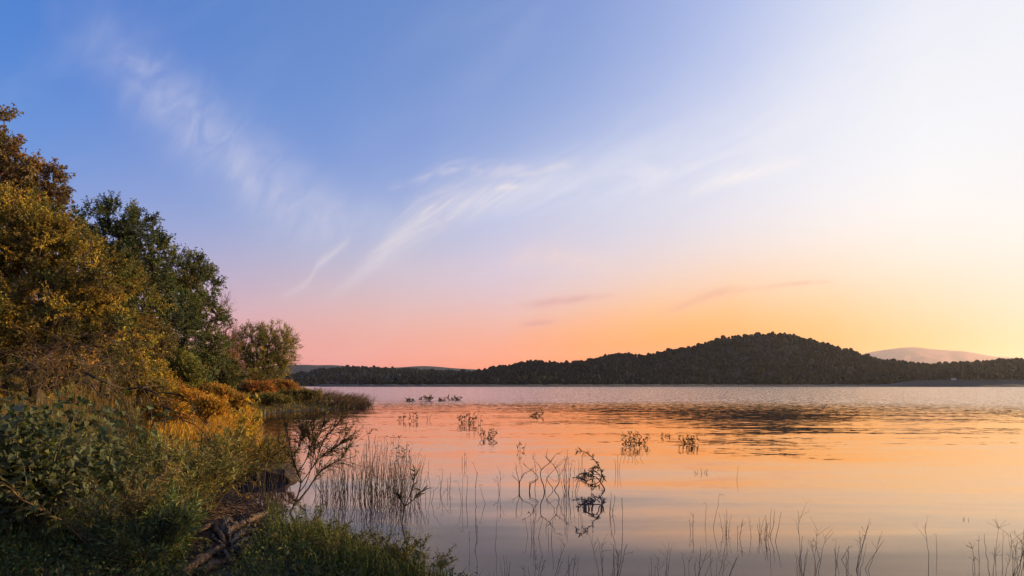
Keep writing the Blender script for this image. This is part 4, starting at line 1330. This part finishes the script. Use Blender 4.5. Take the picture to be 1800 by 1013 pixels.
# reed fringe at the tip of the point, bent by the wind
g = Geo()
r_ = np.random.default_rng(208)
N = 1500
px_ = np.concatenate([r_.uniform(556, 640, 900), 640 - np.abs(r_.normal(size=600)) * 40 + r_.uniform(-10, 18, 600)])
Yr = r_.uniform(57, 72, N)
x_ = (px_ - 900) / FPX * Yr
z_ = np.maximum(ground_z(x_, Yr), -.15)
ok = shore_dist(x_, Yr) > -1.6
A = np.stack([x_, Yr, z_], 1)[ok]; N = len(A)
hh = r_.uniform(.45, 1.15, N); dx = hh * r_.uniform(.15, .75, N)
M_ = A + np.stack([dx * .35, .1 * r_.normal(size=N), hh * .6], 1); B = A + np.stack([dx, .2 * r_.normal(size=N), hh], 1)
cc = tints(r_, N, [(.10, .06, .03), (.13, .075, .035), (.085, .06, .03)], .25)
segs(g, A, M_, .014, .011, 3, cc); segs(g, M_, B, .011, .004, 3, cc)
kind(g.build('reeds', STALK), 'stuff')


# ================================================================ DRIFTWOOD
def gpt(px, py, up=0.0):
    q = base_at(px, py); return q + np.array([0, 0, up])


GREY, TAN, DARKW = (.066, .054, .047), (.088, .060, .044), (.03, .022, .019)
LOGS = [
    # label, points (px, py, lift), radii, colour
    ('long pale log angled up to the water, top of the driftwood pile', [(402, 946, .05), (424, 930, .07), (445, 919, .07), (469, 908, .06)], [.030, .046, .046, .040], TAN, 11),
    ('short broken root, tan at the end, forked under the long pale log', [(398, 952, .06), (408, 943, .10), (416, 934, .10)], [.045, .05, .032], TAN, 12),
    ('orange tan root lying on the willow side of the driftwood pile', [(348, 944, .05), (362, 937, .07), (378, 931, .09), (381, 942, .06), (386, 952, .05), (398, 962, .04)], [.022, .04, .045, .035, .03, .02], (.12, .07, .038), 13),
    ('curled grey stump root shaped like a hook', [(392, 945, .03), (394, 934, .10), (402, 930, .12), (406, 936, .09), (403, 943, .04)], [.035, .045, .045, .035, .025], GREY, 14),
    ('thin straight stick leaning across the long pale log', [(424, 922, .15), (434, 933, .10), (444, 941, .04)], [.012, .011, .009], (.10, .07, .055), 15),
    ('smooth grey log in the middle of the pile, pointing at the grass', [(404, 964, .05), (420, 951, .08), (436, 944, .08), (452, 938, .05)], [.03, .038, .034, .02], GREY, 16),
    ('grey log lying parallel under the smooth grey one', [(410, 972, .04), (424, 962, .06), (440, 953, .05)], [.035, .042, .03], (.085, .068, .06), 17),
    ('thick weathered slab with a split end, beside the grass', [(414, 984, .05), (428, 977, .07), (444, 967, .06)], [.06, .062, .03], (.078, .06, .048), 18),
    ('thin crooked stick standing in the heart of the pile', [(394, 940, .20), (401, 952, .13), (408, 963, .05)], [.010, .012, .011], (.09, .065, .05), 19),
    ('grey stick crossing the pile from the willow side', [(370, 950, .06), (382, 958, .06), (394, 968, .05)], [.018, .022, .016], GREY, 20),
    ('dark stick below the grey crossing stick', [(360, 965, .04), (374, 974, .05), (384, 984, .05)], [.015, .018, .013], (.08, .06, .045), 21),
    ('short grey billet half hidden in the grass on the willow side', [(356, 978, .05), (364, 984, .06), (372, 990, .04)], [.022, .026, .02], GREY, 22),
    ('long heavy brown log running out of the picture below the pile', [(318, 1024, .06), (345, 1004, .08), (368, 988, .08), (390, 972, .07)], [.062, .058, .05, .035], (.07, .045, .032), 23),
    ('flat tan bark slab beneath the heavy brown log', [(352, 1014, .04), (374, 1002, .05), (394, 992, .03)], [.05, .055, .03], (.085, .055, .038), 24),
    ('stout stick lying against the slab end', [(384, 974, .05), (398, 985, .05), (409, 994, .04)], [.018, .022, .015], (.12, .08, .06), 25),
]
for lb, pp, rr, cl, sd in LOGS:
    M0 = 30
    pts = spline([gpt(x_, y_, u_) for x_, y_, u_ in pp], M0)
    r_ = np.random.default_rng(sd)
    pts[1:-1] += np.convolve(r_.normal(size=M0), np.ones(5) / 5, 'same')[1:-1, None] * np.array([.02, .01, .012])
    rad = np.interp(np.linspace(0, len(rr) - 1, M0), np.arange(len(rr)), rr) * .84
    rad = rad * (1 + .16 * np.convolve(r_.normal(size=M0 + 4), np.ones(3) / 1.7, 'same')[2:-2])
    base = pts[15].copy(); base[2] -= rad[15]
    g = Geo(); tube(g, pts, rad, 10, np.array(cl) * .8, lump=.13, seed=sd)
    if rad.max() > .03:   # broken branch stubs
        for _ in range(3):
            i = r_.integers(5, 25); d = unit(r_.normal(size=3) + np.array([0, -.3, .5]))
            tube(g, [pts[i], pts[i] + d * rad[i] * 1.6, pts[i] + d * rad[i] * 2.4], [rad[i] * .5, rad[i] * .35, rad[i] * .22], 6, np.array(cl) * .8, .12, sd + 1)
    o = g.build('driftwood', DRIFT, smooth=False, off=base); o.location = base
    tag(o, lb, 'driftwood', 'driftwood pieces in the pile by the cove')

# dark stump lying at the mouth of the cove
pts = spline([W0(385, 832, .06), W0(430, 837, .10), W0(470, 838, .09), W0(505, 841, .05), W0(526, 845, -.03)], 18)
base = pts[8].copy(); base[2] -= .2
g = Geo(); tube(g, pts, np.interp(np.linspace(0, 1, 18), [0, .3, .7, 1], [.13, .19, .16, .03]), 11, DARKW, lump=.13, seed=44)
o = g.build('sunken_log', DRIFT, off=base); o.location = base
tag(o, 'dark waterlogged log lying at the mouth of the muddy cove', 'log')

# weathered logs on the point
SP = [
    ('dark log jutting over the water from the point, upper of a crossed pair', [(540, 700.5), (560, 697), (580, 693)], 64, .16),
    ('shorter dark log beneath the jutting log on the point', [(556, 700), (570, 698.4), (584, 697)], 62, .13),
    ('lone dark log tilted in the reeds at the tip of the point', [(590, 703), (602, 700), (616, 696.5)], 66, .14),
]
for i, (lb, pp, Y_, r0) in enumerate(SP):
    pts = spline([P(x_, y_, Y_ + .3 * j) for j, (x_, y_) in enumerate(pp)], 10)
    base = pts[0].copy(); r_ = np.random.default_rng(60 + i)
    g = Geo(); tube(g, pts, np.linspace(r0, r0 * .55, 10), 8, (.045, .032, .026), .10, 5 + i)
    if i == 2: tube(g, [P(606, 699, Y_ + .2), P(608, 695.5, Y_ + .2), P(611, 692.5, Y_ + .3)], [.09, .07, .03], 6, (.045, .032, .026), .1, 9)
    for _ in range(2):
        q = pts[r_.integers(3, 8)]; tube(g, [q, q + unit(r_.normal(size=3) + np.array([0, 0, .8])) * .35], [.05, .02], 5, (.045, .032, .026))
    o = g.build('lake_log', DRIFT, off=base); o.location = base
    tag(o, lb, 'log', 'weathered logs on the point')
# pale heron-like bird is too small to tell; a white stub stands on the tilted log

# ================================================================ PLANTS STANDING IN THE LAKE
def sprig_stem(t_, base, pts, r0, col, r_, tip='plain', px=1.0, mat=None):
    """one stalk as its own part; tip: plain, fork, seed, spike, droop, leafy"""
    g = Geo(); m_ = len(pts)
    tube(g, pts, np.linspace(r0, r0 * .45, m_), 5, np.array(col) * r_.uniform(.8, 1.2))
    heads = []
    ax = unit(pts[-1] - pts[-2]); H = np.linalg.norm(pts[-1] - pts[0])
    if tip in ('fork', 'seed', 'umbel'):
        n = {'fork': 3, 'seed': 5, 'umbel': 7}[tip]
        for _ in range(n):
            f = (1.0 if tip == 'umbel' else r_.uniform(.55, 1)) * (m_ - 1.001); i = int(f)
            a = pts[i] + (pts[i + 1] - pts[i]) * (f - i)
            d = unit(ax + r_.normal(size=3) * np.array([.75, .5, .35]))
            ln = H * (.16 if tip == 'umbel' else r_.uniform(.12, .30))
            e = a + d * ln
            tube(g, bez(a, a + d * ln * .5 + np.array([0, 0, .1 * ln]), e - np.array([0, 0, .06 * ln]), 4), [r0 * .5, r0 * .42, r0 * .38, r0 * .3], 4, col)
            if tip == 'fork':
                for s in (-1, 1):
                    d2 = unit(d + np.array([.7 * s, .2, .1])); tube(g, [e, e + d2 * ln * .35], [r0 * .3, r0 * .18], 3, col)
            heads.append(e)
    elif tip == 'droop':
        e = pts[-1]; d = np.array([r_.choice([-1, 1]) * .8, .1, -.2]) * H * .16
        tube(g, bez(e, e + ax * H * .08 + d * .5, e + d, 5), [r0 * .45, r0 * .4, r0 * .36, r0 * .3, r0 * .3], 4, col)
        for s in (.3, .7):
            q = e + d * s; tube(g, [q, q + unit(r_.normal(size=3)) * H * .05], [r0 * .3, r0 * .2], 3, col)
    elif tip == 'twig':
        for _ in range(3):
            f = r_.uniform(.3, .95) * (m_ - 1.001); i = int(f); a = pts[i]
            d = unit(ax + r_.normal(size=3) * .7); tube(g, [a, a + d * H * r_.uniform(.1, .22)], [r0 * .5, r0 * .25], 3, col)
    elif tip == 'spike':
        for _ in range(26):
            f = r_.uniform(.62, 1) * (m_ - 1.001); i = int(f); a = pts[i] + (pts[i + 1] - pts[i]) * (f - i)
            d = unit(ax * .6 + r_.normal(size=3)); segs(g, a, a + d * r0 * 3.2, r0 * .9, r0 * .3, 3, col)
    o = g.build('stem', STALK, t_, off=base)
    for e in heads if tip in ('seed', 'umbel') else ():
        if r_.uniform() < .8:
            s = link('seed_head', SEED, o); s.location = [float(v) for v in (e - base)]
            k_ = r0 * r_.uniform(1.6, 2.6); s.scale = (k_, k_, k_ * 1.2)
    return o


gS = Geo()
V_, T_ = CR[0]
gS.add(V_ - np.array([0, 0, .5]), T=T_, TC=(.05, .032, .028)); SEED = gS.mesh('seed_head'); SEED.materials.append(STALK)
WCOL = (.058, .038, .030)


def weed(label, px, py, h, w, n, tip='plain', lean=0, curve=.06, group='dry weeds standing in the lake', leaf=0, name='water_weed', cat='water plant', rpx=.55, seed=None, tips=None):
    base = W0(px, py); Y_ = base[1]; s = Y_ / FPX
    r_ = np.random.default_rng(int(seed if seed is not None else px * 7 + py))
    t_ = thing(name, label, cat, base, group)
    gl = Geo()
    for i in range(n):
        f = ((i + .5) / n - .5) if n > 1 else 0.0
        fx = f * .45 * w + r_.normal() * w * .05
        foot = base + np.array([fx * s, r_.normal() * .6 * w * s * .5, -.12])
        hh = h * (1.0 if (n == 1 or i == n // 2) else r_.uniform(.45, .97))
        top = np.array([foot[0] + (f * .75 * w + lean + r_.normal() * w * .06) * s, foot[1] + r_.normal() * .1 * h * s, hh * s])
        c = (foot + top) / 2 + np.array([r_.normal() * curve * h * s, 0, 0])
        pts = bez(foot, c, top, 9)
        pts[1:-1] += r_.normal(size=(7, 3)) * h * s * .008
        tp = tip if tips is None else tips[i % len(tips)]
        sprig_stem(t_, base, pts, rpx * s * r_.uniform(.75, 1.15), WCOL, r_, tp)
        if leaf:
            q = r_.integers(2, 8, leaf); pos = pts[q] + r_.normal(size=(leaf, 3)) * .2 * s * 3
            leaves(gl, pos, unit(r_.normal(size=(leaf, 3)) + np.array([0, 0, .5])), 7 * s * r_.uniform(.6, 1.3, leaf), 2.4 * s, tints(r_, leaf, [(.06, .045, .03), (.075, .05, .03)]), r_, .15)
    if leaf: gl.build('foliage', LEAF, t_, off=base)
    return t_


F_ = 'small tufts far out on the lake'
WEEDS = [
    # far tufts beside the point
    ('low dark tuft alone, first beyond the reeds of the point', 720, 706, 7, 16, 7, 'twig', 0, F_, 5),
    ('pair of low tufts a little farther out than the first', 752, 705, 9, 20, 8, 'twig', 0, F_, 6),
    ('flat tuft at the outer end of the distant row', 800, 704, 7, 26, 9, 'twig', 0, F_, 5),
    ('tiny tuft in the middle of the distant row', 776, 705, 6, 14, 6, 'twig', 0, F_, 4),
    ('small flat tuft just inside the breezy water, beneath the low hills', 940, 732, 7, 26, 9, 'twig', 4, F_, 4),
    # mid-distance tufts on pink water
    ('spindly twig pair nearest the point on the pink water', 707, 739, 14, 16, 4, 'twig', 0, F_, 2),
    ('X shaped twig tuft on the pink water', 729, 740, 16, 12, 4, 'twig', 0, F_, 3),
    ('small hooked twig beside the X shaped tuft', 753, 738, 10, 10, 3, 'droop', 0, F_, 0),
    ('bushy little tuft with red brown leaves, on the pink water', 822, 744, 22, 34, 10, 'twig', 0, F_, 5),
    ('upright twig just past the bushy little red brown tuft', 843, 748, 17, 8, 2, 'plain', 0, F_, 2),
    ('compact leafy tuft of dark sprigs between pink and orange water', 858, 771, 20, 30, 9, 'twig', 0, F_, 7),
    ('three thin sprigs standing in a line on orange pink water', 915, 793, 19, 20, 3, 'twig', 0, F_, 3),
    ('thin pair of sprigs with a crossed reflection, nearer than the pink water tufts', 816, 815, 20, 10, 3, 'twig', 0, F_, 0),
    ('short sprig row far off the reed beds', 690, 778, 16, 26, 4, 'plain', 0, F_, 2),
    ('straight pair of sticks just beyond the reed beds', 652, 778, 28, 16, 3, 'plain', 0, F_, 0),
    ('small seeded sprigs behind the second reed bed', 712, 798, 20, 24, 6, 'twig', 0, F_, 2),
    ('largest leafy tuft out on the orange water', 1116, 780, 24, 46, 14, 'twig', 0, F_, 8),
    ('flat little tuft midway between two leafy tufts on orange water', 1172, 768, 7, 22, 6, 'twig', 0, F_, 3),
    ('smaller leafy tuft on orange water close to the hill reflection', 1212, 780, 17, 30, 10, 'twig', 0, F_, 7),
    ('faint low sprigs on orange water below the smaller leafy tuft', 1232, 832, 9, 28, 7, 'twig', 0, F_, 0),
    ('single curved reed stem alone on the golden water', 1294, 843, 25, 4, 1, 'plain', 4, F_, 0),
    ('pair of short straight sticks on orange water', 1085, 828, 28, 14, 3, 'plain', 0, F_, 0),
    ('low curly sprigs beside the straight sticks on orange water', 1112, 806, 11, 28, 6, 'droop', 0, F_, 0),
    ('tiny sprig far out on the golden water towards the shore', 1696, 914, 5, 8, 3, 'twig', 0, F_, 0),
]
for lb, px, py, h, w, n, tip, lean, gr, lf in WEEDS:
    weed(lb, px, py, h, w, n, tip, lean, group=gr, leaf=lf, rpx=.42)

N_ = 'dry weeds standing in the near water'
NEAR = [
    # middle row
    ('thin bent stem next to the second reed bed', 772, 866, 40, 10, 2, 'droop', 3),
    ('two upright stems with tufted tips past the second reed bed', 788, 866, 36, 12, 2, 'twig', 2),
    ('hooked stem leaning over the water between the tufted stems and the tall pair', 815, 885, 52, 16, 3, 'droop', 0),
    ('tall straight stem with a small forked tip, in the middle row', 840, 890, 62, 6, 1, 'fork', 0),
    ('arched stem bending towards the bare shrub', 857, 886, 34, 6, 1, 'droop', -14),
    ('slim forked weed halfway to the bare shrub', 877, 868, 40, 12, 2, 'fork', 0),
    ('angular bent stalks folded like a tent, below the bare shrub', 938, 945, 48, 30, 5, 'droop', 0),
    ('two thin straight stems below the bare shrub', 968, 950, 48, 14, 2, 'plain', 0),
    ('tall straight stem with a spiky tip standing alone below the arched leafy branch', 1094, 916, 40, 4, 1, 'spike', 0),
    ('wispy stems close to the arched leafy branch', 1072, 902, 36, 12, 3, 'twig', 4),
    ('slender tall stems in open blue water, facing the grass bank', 828, 968, 56, 18, 2, 'spike', 3),
    ('single bare stem between the slender tall pair and the tent of stalks', 868, 960, 70, 6, 1, 'plain', 6),
    # right-hand groups
    ('thin bending weed, first of the row before the golden water', 1216, 936, 34, 10, 2, 'twig', 0),
    ('two tall stems leaning together with nodding tips', 1246, 925, 58, 22, 2, 'droop', 6),
    ('stout short stems in a tight row', 1275, 938, 44, 22, 5, 'twig', 0),
    ('curling stem with a twiggy hook next to the stout short stems', 1294, 946, 34, 16, 2, 'fork', 6),
    ('dense cluster of wavy stems with a double reflection', 1338, 945, 56, 44, 10, 'twig', 4),
    ('tall branching weed with curled tips, next to the dense wavy cluster', 1400, 1000, 104, 24, 1, 'fork', 0),
    ('bundle of straight stalks at the foot of the tall branching weed', 1408, 1015, 74, 26, 6, 'plain', 0),
    ('seeded weed with round heads beside the bundle of stalks', 1436, 1010, 78, 34, 3, 'seed', 6),
    ('folded broken stalks tangled over the water', 1466, 985, 36, 60, 5, 'droop', 0),
    ('short crooked stalk between broken stalks and the leaning bouquet', 1492, 1000, 40, 8, 2, 'twig', 0),
    ('bouquet of seeded stems leaning towards the golden water', 1508, 1003, 76, 40, 6, 'seed', 26),
    ('single tall stalk with a Y shaped fork at its tip', 1632, 1006, 84, 18, 1, 'fork', 0),
    ('thin lone stem just past the Y forked stalk', 1646, 976, 36, 4, 1, 'droop', 0),
    ('knobbly stem with a tufted top close to the picture corner', 1712, 1014, 48, 8, 2, 'umbel', 0),
    ('twisted thin weed among the corner stalks', 1724, 1000, 56, 10, 1, 'twig', 6),
    ('umbrella topped weed in the corner stand', 1744, 1018, 92, 18, 1, 'umbel', 0),
    ('big many stemmed weed with seeded tips in the picture corner', 1772, 1020, 100, 66, 11, 'seed', 10),
    ('last weed at the very edge of the picture corner', 1796, 1024, 96, 30, 5, 'fork', 4),
    # bottom edge
    ('bushy seeded weed with a dark spike, at the bottom edge', 1076, 1022, 74, 56, 9, 'seed', 0),
    ('airy weed with tiny round heads at the bottom edge, nearest the grass', 938, 1024, 50, 40, 5, 'seed', 0),
    ('long slanting seeded stem at the bottom edge', 968, 1024, 66, 20, 3, 'seed', 28),
    ('low forked weed at the bottom edge beside the slanting seeded stem', 1004, 1024, 52, 22, 4, 'fork', 4),
    ('pointed bent stalks at the bottom edge below the tall slender pair', 888, 1022, 46, 22, 5, 'plain', 0),
    ('tall forked weed at the bottom edge, past the bushy seeded weed', 1168, 1022, 68, 28, 4, 'fork', 4),
    ('criss crossed bare stalks at the bottom edge under the first bending weed', 1218, 1024, 62, 46, 6, 'fork', 6),
    ('branching bare weed at the bottom edge below the stout short stems', 1262, 1024, 58, 50, 6, 'fork', 14),
    ('two bare spikes at the bottom edge next to the tall forked weed', 1146, 1024, 44, 12, 3, 'plain', 0),
]
for lb, px, py, h, w, n, tip, lean in NEAR:
    weed(lb, px, py, h, w, n, tip, lean, group=N_, rpx=.54, tips=(tip, 'plain', tip, 'twig') if n > 3 else None)

# ---------------------------------------------------------------- reed beds beside the willow sapling
BEDS = [
    ('dense bed of thin reeds just past the willow sapling', 640, 868, 92, 100, 120, 301),
    ('second bed of thin reeds, around the leafy sprout', 703, 872, 84, 76, 92, 302),
    ('sparse thin reeds at the foot of the willow sapling', 585, 872, 66, 60, 44, 303),
    ('loose dark reeds in the cove between the driftwood and the dark log', 474, 872, 62, 90, 46, 304),
]
for lb, px, py, h, w, n, sd in BEDS:
    base = W0(px, py); r_ = np.random.default_rng(sd)
    t_ = thing('reed_bed', lb, 'reeds', base, 'beds of thin reeds')
    for i in range(n):
        x_ = px + r_.normal() * w * .30; y_ = py + r_.normal() * 9
        foot = W0(x_, min(max(y_, py - 24), py + 24)); s = foot[1] / FPX; foot[2] = -.1
        hh = h * r_.uniform(.45, 1.05) * (1 - .5 * min(abs(x_ - px) / w, 1) ** 2)
        ln = r_.normal() * 9 + (x_ - px) * .12
        top = foot + np.array([ln * s, r_.normal() * .15, hh * s + .1])
        pts = bez(foot, (foot + top) / 2 + np.array([r_.normal() * 4 * s, 0, .1]), top, 7)
        pts[1:-1] += r_.normal(size=(5, 3)) * .012
        sprig_stem(t_, base, pts, .42 * s * r_.uniform(.8, 1.2), (.055, .04, .032), r_, ('plain', 'plain', 'twig', 'droop', 'plain')[i % 5])

# leafy sprout in front of the second reed bed
base = W0(708, 922); Y_ = base[1]; r_ = np.random.default_rng(310)
t_ = thing('leafy_sprout', 'dark sprout with long pointed leaves in front of the second reed bed', 'water plant', base)
SPR = leaf_set('leaf', .17, .035, False, [(.05, .045, .03), (.06, .05, .03)], LEAF, 25)
an, dr = [], []
for pp in ([(706, 925), (712, 890), (722, 868), (728, 840), (730, 825)], [(712, 890), (725, 880), (738, 868), (748, 856)], [(712, 892), (704, 878), (698, 868)]):
    pts = spline([P(x_, y_, Y_ + .05 * j) for j, (x_, y_) in enumerate(pp)], 14)
    g = Geo(); tube(g, pts, np.linspace(.010, .004, 14), 5, (.045, .034, .026)); g.build('stem', BARK, t_, off=base)
    for q in range(15):
        i = r_.integers(5, 13); an.append(pts[i]); dr.append(unit(pts[min(i + 1, 13)] - pts[i]) + r_.normal(size=3) * .6)
leafy_objects(t_, base, np.array(an), np.array(dr), r_, SPR, .6, 1.1)

# ---------------------------------------------------------------- bare branching shrub and the arched leafy branch
base = W0(960, 862); Y_ = base[1]
t_ = thing('flooded_shrub', 'leafless shrub with curving forked branches standing in the lake', 'shrub', base)
BR = [
    ([(912, 848), (914, 846), (922, 832), (932, 828), (942, 818)], .011), ([(913, 847), (908, 830), (907, 815)], .009), ([(913, 847), (917, 838), (917, 820)], .009), ([(913, 847), (903, 838), (901, 830)], .007),
    ([(930, 850), (938, 848), (946, 840), (938, 830), (925, 820), (919, 810)], .012), ([(930, 848), (936, 846), (944, 842)], .008), ([(940, 862), (942, 830), (937, 797)], .009),
    ([(958, 858), (952, 845), (950, 830), (956, 822), (968, 812), (976, 800), (982, 797)], .014), ([(952, 826), (945, 815), (940, 812)], .008), ([(966, 812), (960, 803), (963, 790)], .009),
    ([(973, 862), (982, 850), (982, 836), (976, 822), (966, 810), (957, 802)], .013), ([(982, 838), (990, 825), (994, 812)], .008), ([(974, 860), (964, 848), (962, 840), (972, 828), (990, 812), (1003, 803)], .010),
    ([(958, 858), (960, 850), (964, 838), (975, 846), (983, 842)], .007), ([(976, 822), (985, 812), (994, 806)], .007),
]
r_ = np.random.default_rng(320)
for pp, r0 in BR:
    y0_ = r_.uniform(-.25, .25)
    pts = spline([P(x_, y_, Y_ + y0_) for x_, y_ in pp], 16)
    if pp[0][1] > 846: pts[0, 2] = -.06
    g = Geo(); branching(g, r_, pts, r0 * .72, (.05, .034, .028), 1, 5, .18); g.build('branch', BARK, t_, off=base)
weed('stand of straight thin stems between the leafless shrub and the arched leafy branch', 1000, 868, 78, 34, 13, 'twig', 4, group=N_, rpx=.5, seed=77, tips=('plain', 'twig', 'plain', 'droop'))
base = W0(1064, 864); Y_ = base[1]; r_ = np.random.default_rng(330)
t_ = thing('arched_branch', 'arched branch with dark narrow leaves curving over its own reflection', 'branch', base)
ARC = leaf_set('leaf', .105, .024, False, [(.045, .038, .028), (.055, .042, .028)], LEAF, 35)
an, dr = [], []
for pp, r0, nl in (([(1064, 868), (1062, 858), (1055, 846), (1058, 836), (1054, 822), (1044, 808), (1034, 798), (1022, 793), (1014, 795)], .014, 46),
                   ([(1055, 846), (1046, 838), (1034, 838), (1022, 842), (1012, 840)], .010, 44), ([(1056, 838), (1046, 828), (1036, 830), (1026, 834)], .009, 34), ([(1055, 846), (1048, 850), (1038, 852), (1030, 849)], .009, 34),
                   ([(1056, 836), (1062, 838), (1060, 846)], .008, 20), ([(1056, 842), (1044, 842), (1030, 845), (1018, 838)], .007, 36), ([(1055, 834), (1044, 834), (1034, 834), (1022, 832)], .007, 36), ([(1054, 828), (1048, 822), (1038, 824)], .006, 24), ([(1057, 850), (1048, 856), (1040, 856)], .006, 22), ([(1064, 864), (1058, 862)], .006, 4)):
    y0_ = r_.uniform(-.2, .2)
    pts = spline([P(x_, y_, Y_ + y0_) for x_, y_ in pp], 18)
    g = Geo(); tube(g, pts, np.linspace(r0, .004, 18), 5, (.05, .035, .03)); g.build('stem', BARK, t_, off=base)
    for q in range(nl):
        i = r_.integers(5 if nl > 30 else 2, 17); an.append(pts[i] + (pts[i + 1] - pts[i]) * r_.uniform()); dr.append(unit(pts[i + 1] - pts[i]) * .6 + r_.normal(size=3) * .6 + np.array([0, 0, -.25]))
leafy_objects(t_, base, np.array(an), np.array(dr), r_, ARC, .65, 1.15)

# ---------------------------------------------------------------- leafy weeds rising from the grass at the water's edge
EDGE = [
    (545, 935, 860, 'tall leafy weed in the grass directly under the willow sapling'), (572, 965, 895, 'leafy weed with a dark tip, second along the grassy edge'), (604, 985, 880, 'spike topped leafy weed in the middle of the grassy edge'),
    (590, 1005, 915, 'broad leafy weed low in the grass at the bottom edge'), (640, 1000, 905, 'dark bushy weed on the grassy edge beside the water'), (668, 1005, 912, 'twin tipped weed following the dark bushy one'),
    (700, 1008, 915, 'feathery weed near the outer end of the grass'), (722, 1012, 925, 'slanting weed at the outer end of the grass, over open water'), (625, 1012, 940, 'short leafy weed crouching below the spike topped one'),
    (560, 1010, 930, 'short olive weed between driftwood and the broad leafy weed'), (520, 990, 905, 'leafy weed in the tall grass next to the driftwood'), (745, 1014, 950, 'last small weed at the tip of the grass'),
]
for i, (px, py, tp, lb) in enumerate(EDGE):
    q, h = wil_px(px, py, tp)
    willow('edge_weed', lb, 'weed', q, 7, max(h, .35), .2 + .05 * (i % 3), 400 + i, r0=.0045, sides=7, slen=.16, per=8, ll=.048, lw=.010, cols=[(.045, .045, .016), (.055, .048, .017), (.038, .042, .015)], bark=(.06, .05, .025),
           leafy=(.3, 1), group='leafy weeds along the grassy edge', arch=.1, foot=.06)

# ---------------------------------------------------------------- birds over the lake
def bird(px, py, Y_, lb, span, roll):
    c = P(px, py, Y_)
    t_ = thing('bird', lb, 'bird', c, 'birds over the lake')
    g = Geo()
    tube(g, [(-.22, 0, 0), (-.12, 0, .01), (.05, 0, .01), (.16, 0, .02), (.22, 0, .03)], [.01, .05, .06, .035, .008], 6, (.03, .03, .034)); g.build('body', STALK, t_)
    for s in (-1, 1):
        g = Geo(); w = span
        V = [(.08, .03 * s, .03), (.10, .4 * w * s, .16), (-.02, w * s, .10), (-.06, .45 * w * s, .13), (-.08, .03 * s, .02)]
        V2 = [(a, b_, c_ - .012) for a, b_, c_ in V]
        g.add(V + V2, T=[(0, 1, 4), (1, 3, 4), (1, 2, 3), (9, 6, 5), (9, 8, 6), (8, 7, 6)], TC=(.03, .03, .034)); g.build('wing', STALK, t_)
    t_.rotation_euler = (roll, 0, R(35 + 60 * roll)); t_.scale = (.38, .38, .38)


for a in ((549, 634, 110, 'tiny dark bird low over the lake next to the round tree', .5, .2), (686, 640, 140, 'tiny bird skimming the low hills between two ridges', .5, -.3),
          (818, 640, 150, 'tiny bird where the low hills meet the big hill', .5, .1), (524, 508, 120, 'tiny bird high up at the lower end of the S shaped cloud', .55, .4), (1574, 557, 170, 'tiny bird above the distant mountain', .5, -.2)):
    bird(*a)
